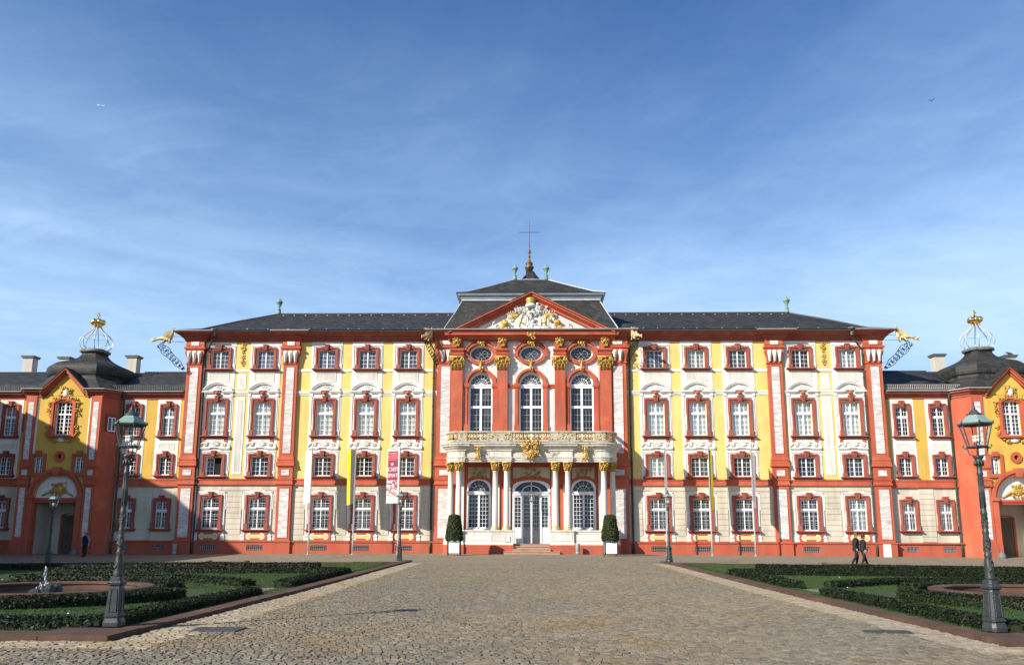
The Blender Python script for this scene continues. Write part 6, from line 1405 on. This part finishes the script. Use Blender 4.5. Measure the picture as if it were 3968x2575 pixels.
# the printed banner, seen from its back so the words run mirrored
bn = thing('printed_banner', 'dark red printed banner with mirrored white words, framed in white', 'banner', (-9.72, PY, gz(-9.72, PY)), (0, 0, R(-24)))
BW = 1.04
MB().box(-BW-.06, -.06, -.006, .006, 3.7, 7.62).obj('cloth', 'flag_white', bn)
MB().box(-BW, -.14, -.010, -.007, 5.35, 7.5).obj('red_field', 'banner_red', bn); MB().box(-BW, -.14, -.010, -.007, 4.2, 5.34).obj('photo_print', 'banner_photo', bn)
MB().box(-BW+.02, -.16, -.012, -.0105, 6.95, 7.05).box(-BW+.02, -.16, -.012, -.0105, 6.95+.14, 7.18).box(-BW+.1, -.3, -.012, -.0105, 7.22, 7.30).obj('stripe', 'banner_pink', bn)
MB().box(-1.1, -.2, -.0125, -.0105, 7.36, 7.38).box(-1.0, -.25, -.0125, -.0105, 6.85, 6.865).obj('rule', 'flag_white', bn)
def text(tx, size, x, z, m, parent, name, mirror=True, y=-.014, bold=.004):
    cu = bpy.data.curves.new(name, 'FONT'); cu.body = tx; cu.size = size; cu.extrude = .001; cu.offset = bold; cu.align_x = 'CENTER'
    tmp = bpy.data.objects.new('tmp', cu); col.objects.link(tmp); dg = bpy.context.evaluated_depsgraph_get(); me = bpy.data.meshes.new_from_object(tmp.evaluated_get(dg)); bpy.data.objects.remove(tmp)
    me.materials.clear(); me.materials.append(MATS[m]); me.name = name
    for v in me.vertices: vx, vy, vz = v.co; v.co = ((-vx if mirror else vx), vz, vy)
    return put(name, me, parent, (x, y, z))
text('TISCH', .40, -.64, 6.02, 'flag_white', bn, 'word'); text('TAFEL', .38, -.64, 5.58, 'flag_white', bn, 'word')
b = MB()
for k in range(7): a = R(30+20*k); b.tube([(-.64, -.012, 6.42), (-.64+.16*math.cos(a), -.012, 6.42+.24*math.sin(a)), ], [.012, .02], 4)
b.tube([(-.64, -.012, 6.36), (-.64, -.012, 6.55)], .02, 4); b.obj('emblem', 'flag_white', bn)
rs = random.Random(6); b = MB(); c_ = MB(); d_ = MB()
for k in range(36): (b if k % 3 == 0 else c_ if k % 3 == 1 else d_).ball((rs.uniform(-1.05, -.22), -.010, rs.uniform(4.3, 5.3)), (rs.uniform(.03, .11), .004, rs.uniform(.03, .1)), 8, 5)
stuff(b.obj('print', 'banner_pink', bn)); stuff(c_.obj('print', 'flag_white', bn)); stuff(d_.obj('print', 'ink', bn))
MB().box(-BW-.1, .0, -.02, .02, 7.62, 7.66).box(-BW-.08, -.04, -.015, .015, 3.66, 3.7).obj('rail', 'steel', bn)

# ================================================================== PLANTERS, BINS, SIGNS, LANTERN
def planter(x, lab):
    y = -5.2; z = gz(x, y); t = thing('planter', lab, 'planter', (x, y, z), group='white box planters flanking the portico')
    for sx in (-1, 1):
        for sy in (-1, 1): MB().box(sx*.42-.035, sx*.42+.035, sy*.42-.035, sy*.42+.035, 0, .98).obj('corner_post', 'iron', t)
    for z_ in (.12, .91): MB().box(-.385, .385, -.44, -.40, z_, z_+.045).obj('crossbar', 'iron', t)
    MB().box(-.40, .40, -.40, .40, .14, .93).obj('tub', 'white_paint', t); MB().box(-.36, .36, -.36, .36, .93, .95).obj('soil', 'soil', t)
    return t
def clipped_tree(x, lab, seed):
    y = -5.2; z = gz(x, y)+.93; t = thing('clipped_tree', lab, 'shrub', (x, y, z), group='clipped evergreen trees in the planters', scale=(.93, .93, .9)); r = np.random.default_rng(seed)
    MB().tube([(0, 0, 0), (0, 0, 1.6)], [.05, .03], 6).obj('trunk', 'wood_dark', t)
    lv = [(.52, .06), (.60, .16), (.585, .6), (.5, 1.2), (.42, 1.8), (.37, 2.0), (.2, 2.06)]
    def rad(z_): 
        for (a, za), (c, zc) in zip(lv, lv[1:]):
            if za <= z_ <= zc: return lerp(a, c, (z_-za)/(zc-za))
        return .3
    b = MB(); b.lathe([(q*.9, z_) for q, z_ in lv], n=24); b2 = b.v
    b.v = [(v[0]*(1+r.normal(0, .03)), v[1]*(1+r.normal(0, .03)), v[2]) for v in b2]
    lvv = []; lf = []
    for i in range(5200):
        zz_ = r.uniform(.06, 2.06); a = r.random()*6.283; q = rad(zz_)*(math.sqrt(r.random()) if zz_ > 1.98 else 1)*r.uniform(.88, 1.13)
        c = Vector((math.cos(a)*q, math.sin(a)*q, zz_)); ax = (Vector((math.cos(a), math.sin(a), .3))+Vector(r.normal(0, .7, 3))).normalized(); t1 = ax.cross(Vector(r.normal(0, 1, 3))).normalized(); t2 = ax.cross(t1); s_ = r.uniform(.035, .075); m_ = len(lvv)
        lvv += [c-t1*s_, c+t2*s_*.6, c+t1*s_, c-t2*s_*.6]; lf.append((m_, m_+1, m_+2, m_+3))
    b.add(lvv, lf); b.obj('crown', 'tree_leaf', t); return t
planter(-5.36, 'white square planter left of the entrance steps'); planter(5.40, 'white square planter right of the entrance steps')
clipped_tree(-5.36, 'tapered clipped evergreen in the planter left of the entrance', 5); clipped_tree(5.40, 'tapered clipped evergreen in the planter right of the entrance', 6)
def bin_(x, y, h, lab, m='grey_plastic'):
    t = thing('litter_bin', lab, 'bin', (x, y, gz(x, y)), group='slim grey cylinder bins'); MB().lathe([(.16, 0), (.16, h-.04), (.165, h-.03), (.165, h), (.12, h+.01), (.12, h-.1), (.01, h-.1)], n=18).obj('body', m, t, smooth=True); MB().lathe([(.163, .1), (.168, .11), (.168, .16), (.163, .17)], n=18).obj('band', 'steel', t)
bin_(3.28, -2.98, .78, 'grey cylinder bin standing right of the entrance steps'); bin_(-26.75, -.75, .74, 'grey cylinder bin in the shade at the left palace corner')
t = thing('notice_board', 'blank white upright board leaning by the right corner pilaster', 'board', (25.85, -1.4, gz(25.8, -1.4))); MB().box(-.27, .27, -.03, .03, .03, .92).obj('panel', 'white_paint', t); MB().box(-.3, .3, -.12, .12, 0, .03).obj('foot', 'steel', t)
t = thing('notice_plaque', 'small white plaque with wheelchair symbols left of the entrance steps', 'sign', (-1.72, PF-.04, 1.22)); MB().box(-.17, .17, -.02, .0, -.19, .19).obj('frame', 'ink', t); MB().box(-.145, .145, -.028, -.02, -.165, .165).obj('panel', 'white_paint', t)
b = MB(); y_ = -.031
b.ball((-.075, y_, .115), (.016, .003, .016), 6, 4); b.tube([(-.075, y_, .10), (-.072, y_, .055), (-.045, y_, .05), (-.035, y_, .02)], .008, 4); b.arc(-.08, .045, .022, .032, R(100), R(330), y_-.002, y_+.002, 10); b.obj('wheelchair_symbol', 'ink', t)
b = MB(); b.ball((.04, y_, .085), (.02, .003, .022), 6, 4); b.box(.05, .1, y_-.002, y_+.002, .03, .05); b.obj('symbol', 'ink', t)
b = MB(); b.box(-.11, .05, y_-.002, y_+.002, -.045, -.025).box(-.05, .05, y_-.002, y_+.002, -.085, -.077).box(-.11, .09, y_-.002, y_+.002, -.13, -.112); b.obj('text_lines', 'ink', t)
t = thing('hanging_lantern', 'glass lantern hanging on a chain before the entrance door', 'lantern', (-.02, -1.25, 4.02))
MB().tube([(0, 0, .85), (0, 0, 3.25)], .012, 5).obj('chain', 'iron', t)
b = MB(); hx = lambda r, z: [(r*math.cos(R(60*i)), r*math.sin(R(60*i)), z) for i in range(7)]
for z, r in ((0, .2), (.62, .24)): b.tube(hx(r, z), .016, 5)
for i in range(6): b.tube([hx(.2, 0)[i], hx(.24, .62)[i]], .011, 5); b.tube([hx(.24, .62)[i], (0, 0, .86)], .011, 5)
b.lathe([(.02, -.1), (.05, -.06), (.02, -.02), (.12, .0)], n=8); b.obj('frame', 'iron', t)
b = MB(); [b.add([hx(.19, 0)[i], hx(.19, 0)[i+1], hx(.23, .62)[i+1], hx(.23, .62)[i]], [(0, 1, 2, 3)]) for i in range(6)]; b.obj('glass', 'glass_lamp', t)
MB().lathe([(.03, .05), (.03, .25), (.015, .3)], n=8).obj('candle', 'lamp_glass_white', t)

# ================================================================== PEOPLE
def person(name, label, loc, rz, J, radii, edges, mats, assign, extras):
    t = thing(name, label, 'person', loc, (0, 0, R(rz)))
    names = list(J); me = bpy.data.meshes.new('body'); me.from_pydata([J[k] for k in names], [(names.index(a), names.index(c)) for a, c in edges], [])
    o = bpy.data.objects.new('tmp', me); col.objects.link(o); sk = o.modifiers.new('s', 'SKIN'); sk.use_smooth_shade = True; sub = o.modifiers.new('u', 'SUBSURF'); sub.levels = 2; sub.render_levels = 2
    for i, k in enumerate(names):
        r = radii[k]; v = me.skin_vertices[0].data[i]; v.radius = r if hasattr(r, '__len__') else (r, r); v.use_root = (k == 'pelvis')
    dg = bpy.context.evaluated_depsgraph_get(); m2 = bpy.data.meshes.new_from_object(o.evaluated_get(dg)); bpy.data.objects.remove(o); m2.name = 'body'
    bm = bmesh.new(); bm.from_mesh(m2)
    # five tapered fingers on each hand
    for sd_ in ('l', 'r'):
        h = Vector(J['hand_'+sd_]); w = Vector(J['wrist_'+sd_]); d = (h-w).normalized(); sdv = d.cross(Vector((0, 1, 0))); sdv = (sdv if sdv.length > .1 else Vector((1, 0, 0))).normalized(); pl = sdv.cross(d)
        for k in range(5):
            q = MB(); base = h+pl*(.014*(k-1.5))-d*.01 if k < 4 else h+pl*.03-d*.04; ln = [.062, .075, .07, .055, .05][k]; dd = d if k < 4 else (d+pl*.9).normalized()
            q.tube([base, base+dd*ln*.5+sdv*.004, base+dd*ln*.85+sdv*.018, base+dd*ln+sdv*.03], [.010, .0095, .008, .005], 6)
            vs = [bm.verts.new(v) for v in q.v]; [bm.faces.new([vs[i] for i in f]) for f in q.f]
    bm.to_mesh(m2); bm.free()
    m2.materials.clear(); [m2.materials.append(MATS[m]) for m in mats]
    for p in m2.polygons: p.material_index = assign(p.center, J); p.use_smooth = True
    put('body', m2, t)
    for nm, mb, m in extras(J): mb.obj(nm, m, t, smooth=True)
    return t
EDG = [('pelvis', 'belly'), ('belly', 'chest'), ('chest', 'neck'), ('neck', 'head0'), ('head0', 'head1')]+[e for s in 'lr' for e in (('chest', 'sho_'+s), ('sho_'+s, 'elb_'+s), ('elb_'+s, 'wrist_'+s), ('wrist_'+s, 'hand_'+s), ('pelvis', 'hip_'+s), ('hip_'+s, 'knee_'+s), ('knee_'+s, 'ank_'+s), ('ank_'+s, 'toe_'+s))]
def joints(H, legs, arms, lean=0, headturn=0, bulk=1.0):
    k = H/1.75; J = {'pelvis': (0, lean*.2, .93), 'belly': (0, lean*.5, 1.1), 'chest': (0, lean*.9, 1.32), 'neck': (0, lean*1.2+.0, 1.5), 'head0': (0, lean*1.5-.02, 1.58), 'head1': (0, lean*1.6-.03, 1.68)}
    for s, q in (('l', 1), ('r', -1)):
        J['sho_'+s] = (q*.19*bulk, lean*.9, 1.40); a = arms[s]; J['elb_'+s], J['wrist_'+s], J['hand_'+s] = a
        J['hip_'+s] = (q*.10, lean*.2, .88); l = legs[s]; J['knee_'+s] = (q*.11, l[0], .50); J['ank_'+s] = (q*.11, l[1], .08+l[2]); J['toe_'+s] = (q*.12, l[1]-.15, .035+l[2]*.6)
    return {n: tuple(c*k for c in p) for n, p in J.items()}
def radii(k, coat=1.0, flare=1.0):
    r = {'pelvis': (.17*coat, .12*coat), 'belly': (.165*coat, .125*coat), 'chest': (.19*coat, .135*coat), 'neck': .062, 'head0': (.078, .088), 'head1': (.085, .10)}
    for s in 'lr': r.update({'sho_'+s: .075*coat, 'elb_'+s: .056*coat, 'wrist_'+s: .036, 'hand_'+s: (.032, .04), 'hip_'+s: .10, 'knee_'+s: .072*flare, 'ank_'+s: .055*flare, 'toe_'+s: .042})
    return r
def face(J, hair, cap=None):
    h0, h1 = Vector(J['head0']), Vector(J['head1']); c = (h0+h1)/2+Vector((0, -.01, .01)); out = []
    hb = MB(); hb.ball(c+Vector((0, .025, .05)), (.098, .112, .095), 12, 8); hb.ball(c+Vector((0, .055, -.0)), (.092, .075, .11), 10, 8); out.append(('hair', hb, hair))
    e = MB(); 
    for s in (-1, 1): e.ball(c+Vector((s*.035, -.098, .012)), (.013, .008, .009), 6, 5)
    out.append(('eyes', e, 'ink')); n = MB(); n.ball(c+Vector((0, -.112, -.02)), (.014, .022, .028), 6, 5); 
    for s in (-1, 1): n.ball(c+Vector((s*.088, .005, -.005)), (.012, .022, .032), 6, 5)
    out.append(('nose_and_ears', n, 'skin')); m = MB(); m.ball(c+Vector((0, -.093, -.058)), (.026, .01, .008), 6, 5); out.append(('mouth', m, 'banner_pink'))
    if cap: hm = MB(); hm.lathe([(.17, .0), (.175, .01), (.105, .02), (.10, .10), (.08, .12), (.01, .125)], (c.x, c.y+.01, c.z+.055), 16); out.append(('hat', hm, cap))
    return out
def shoes(J):
    b = MB()
    for s in 'lr': a, t_ = Vector(J['ank_'+s]), Vector(J['toe_'+s]); b.ball((a+t_)/2+Vector((0, -.02, -.035)), (.05, .14, .045), 10, 6)
    return [('shoes', b, 'shoe')]
def asg(top, bottom):
    def f(c, J):
        hd = Vector(J['neck'])
        if c.z > hd.z+.02: return 2
        for s in 'lr':
            if (c-Vector(J['hand_'+s])).length < .10: return 2
        return 0 if c.z > J['pelvis'][2]-.08 else 1
    return f
def jacket(J, m, hem=.84, w=.2, open_=False):
    b = MB(); k = J['head1'][2]/1.68; p = Vector(J['pelvis']); c = Vector(J['chest']); n = 18; prof = [(w*1.0, hem*k), (w*1.02, (hem+.02)*k), (w*.97, 1.05*k), (w*1.05, 1.25*k), (w*1.02, 1.38*k), (.085, 1.50*k), (.075, 1.53*k)]
    vs = []; 
    for r, z in prof:
        t = (z-p.z)/(c.z-p.z); yy = lerp(p.y, c.y, t)
        for i in range(n): a = 2*math.pi*i/n; vs.append((r*math.cos(a), yy+r*.74*math.sin(a), z))
    fs = [(j*n+i, j*n+(i+1) % n, (j+1)*n+(i+1) % n, (j+1)*n+i) for j in range(len(prof)-1) for i in range(n)]; b.add(vs, fs); return [('jacket', b, m)]
# couple walking to the right (built facing -Y, turned to walk along +X)
JA = joints(1.78, {'l': (-.10, -.02, 0), 'r': (.02, .26, .04)}, {'l': ((.27, .02, 1.12), (.30, -.14, .93), (.30, -.20, .87)), 'r': ((-.27, .08, 1.12), (-.26, .0, .90), (-.26, -.02, .82))}, -.02)
person('person', 'man in a long black jacket, left of the couple walking beyond the right garden', (18.02, -15.6, gz(18, -15.5)), 82, JA, radii(1, 1.08, 1.15), EDG, ['cloth_black', 'cloth_black', 'skin'], asg(0, 1), lambda J: face(J, 'hair_brown')+shoes(J)+jacket(J, 'cloth_black', .80, .225))
JB = joints(1.66, {'l': (-.16, -.30, .0), 'r': (.0, .14, .02)}, {'l': ((.25, -.06, 1.16), (.20, -.24, 1.02), (.14, -.28, .98)), 'r': ((-.25, .06, 1.12), (-.24, -.02, .92), (-.24, -.04, .84))}, -.035)
person('person', 'woman in black with dark hair, right of the couple walking beyond the right garden', (18.24, -16.0, gz(18.5, -16)), 96, JB, radii(1, 1.0, 1.1), EDG, ['cloth_black', 'cloth_black', 'skin'], asg(0, 1), lambda J: face(J, 'hair_dark')+shoes(J)+jacket(J, 'cloth_black', .86, .20))
JC = joints(1.74, {'l': (-.03, -.03, 0), 'r': (-.02, .04, 0)}, {'l': ((.28, .03, 1.12), (.30, -.02, .88), (.30, -.04, .80)), 'r': ((-.28, .03, 1.12), (-.31, -.03, .88), (-.31, -.05, .80))}, -.01)
person('person', 'man in a straw hat standing in the shade before the left gateway', (-31.6, -4.3, gz(-31.6, -4.3)), -12, JC, radii(1, 1.0, 1.1), EDG, ['cloth_lilac', 'cloth_black', 'skin'], asg(0, 1), lambda J: face(J, 'hair_dark', 'hat_straw')+shoes(J)+jacket(J, 'cloth_black', .86, .205))

# ================================================================== IN THE SKY
def ray(pxx, pyy, dist):
    d = (fw*FPX+rr*(pxx-1984)-uu*(pyy-1510.8)).normalized(); return Vector((-.124, -62, 1.7))+d*dist
p = ray(390, 409, 3500)
pl = thing('airliner', 'tiny distant airliner high in the blue sky at upper left', 'aeroplane', p, (0, R(-8), R(186)))
MB().tube([(-13, 0, 0), (-11, 0, 0), (-6, 0, 0), (8, 0, 0), (11, 0, -.1), (13, 0, -.5)], [.3, 1.2, 1.7, 1.7, 1.3, .3], 10).obj('fuselage', 'plane', pl, smooth=True)
for s in (-1, 1): MB().add([(3, s*1.2, -.5), (-2.5, s*1.2, -.5), (-6, s*13, .6), (-4, s*13, .6), (3, s*1.2, -.2), (-2.5, s*1.2, -.2), (-6, s*13, .8), (-4, s*13, .8)], [(0, 1, 2, 3), (4, 7, 6, 5), (0, 4, 5, 1), (1, 5, 6, 2), (2, 6, 7, 3), (3, 7, 4, 0)]).obj('wing', 'plane', pl)
MB().add([(-9, -.15, 1), (-12.5, -.15, 1), (-13.5, -.15, 5), (-12, -.15, 5), (-9, .15, 1), (-12.5, .15, 1), (-13.5, .15, 5), (-12, .15, 5)], [(0, 1, 2, 3), (4, 7, 6, 5), (0, 4, 5, 1), (1, 5, 6, 2), (2, 6, 7, 3), (3, 7, 4, 0)]).obj('tail_fin', 'plane', pl)
def bird(loc, rz, lab, flying=True, k=1.0):
    t = thing('bird', lab, 'bird', loc, (0, 0, rz), scale=(k, k, k)); MB().tube([(-.2, 0, .0), (-.12, 0, .06), (.0, 0, .1), (.1, 0, .14), (.16, 0, .2), (.21, 0, .2), (.26, 0, .19)], [.02, .05, .08, .07, .045, .04, .008], 8).obj('body', 'bird', t, smooth=True)
    for s in (-1, 1):
        if flying: MB().add([(.05, s*.05, .12), (-.07, s*.05, .12), (-.1, s*.3, .26), (.02, s*.32, .27), (.05, s*.05, .13), (-.07, s*.05, .13), (-.1, s*.3, .27), (.02, s*.32, .28)], [(0, 1, 2, 3), (4, 7, 6, 5), (0, 4, 5, 1), (1, 5, 6, 2), (2, 6, 7, 3), (3, 7, 4, 0)]).obj('wing', 'bird', t)
        else: MB().tube([(.0, s*.03, .04), (.0, s*.03, -.06)], .01, 5).obj('leg', 'bird', t)
bird(ray(3611, 393, 120), 1.0, 'small dark bird flying high in the sky at upper right')
bird((41.75, 8.0, 17.06), 2.6, 'small dark bird perched on the chimney at the far right', False, 1.3)
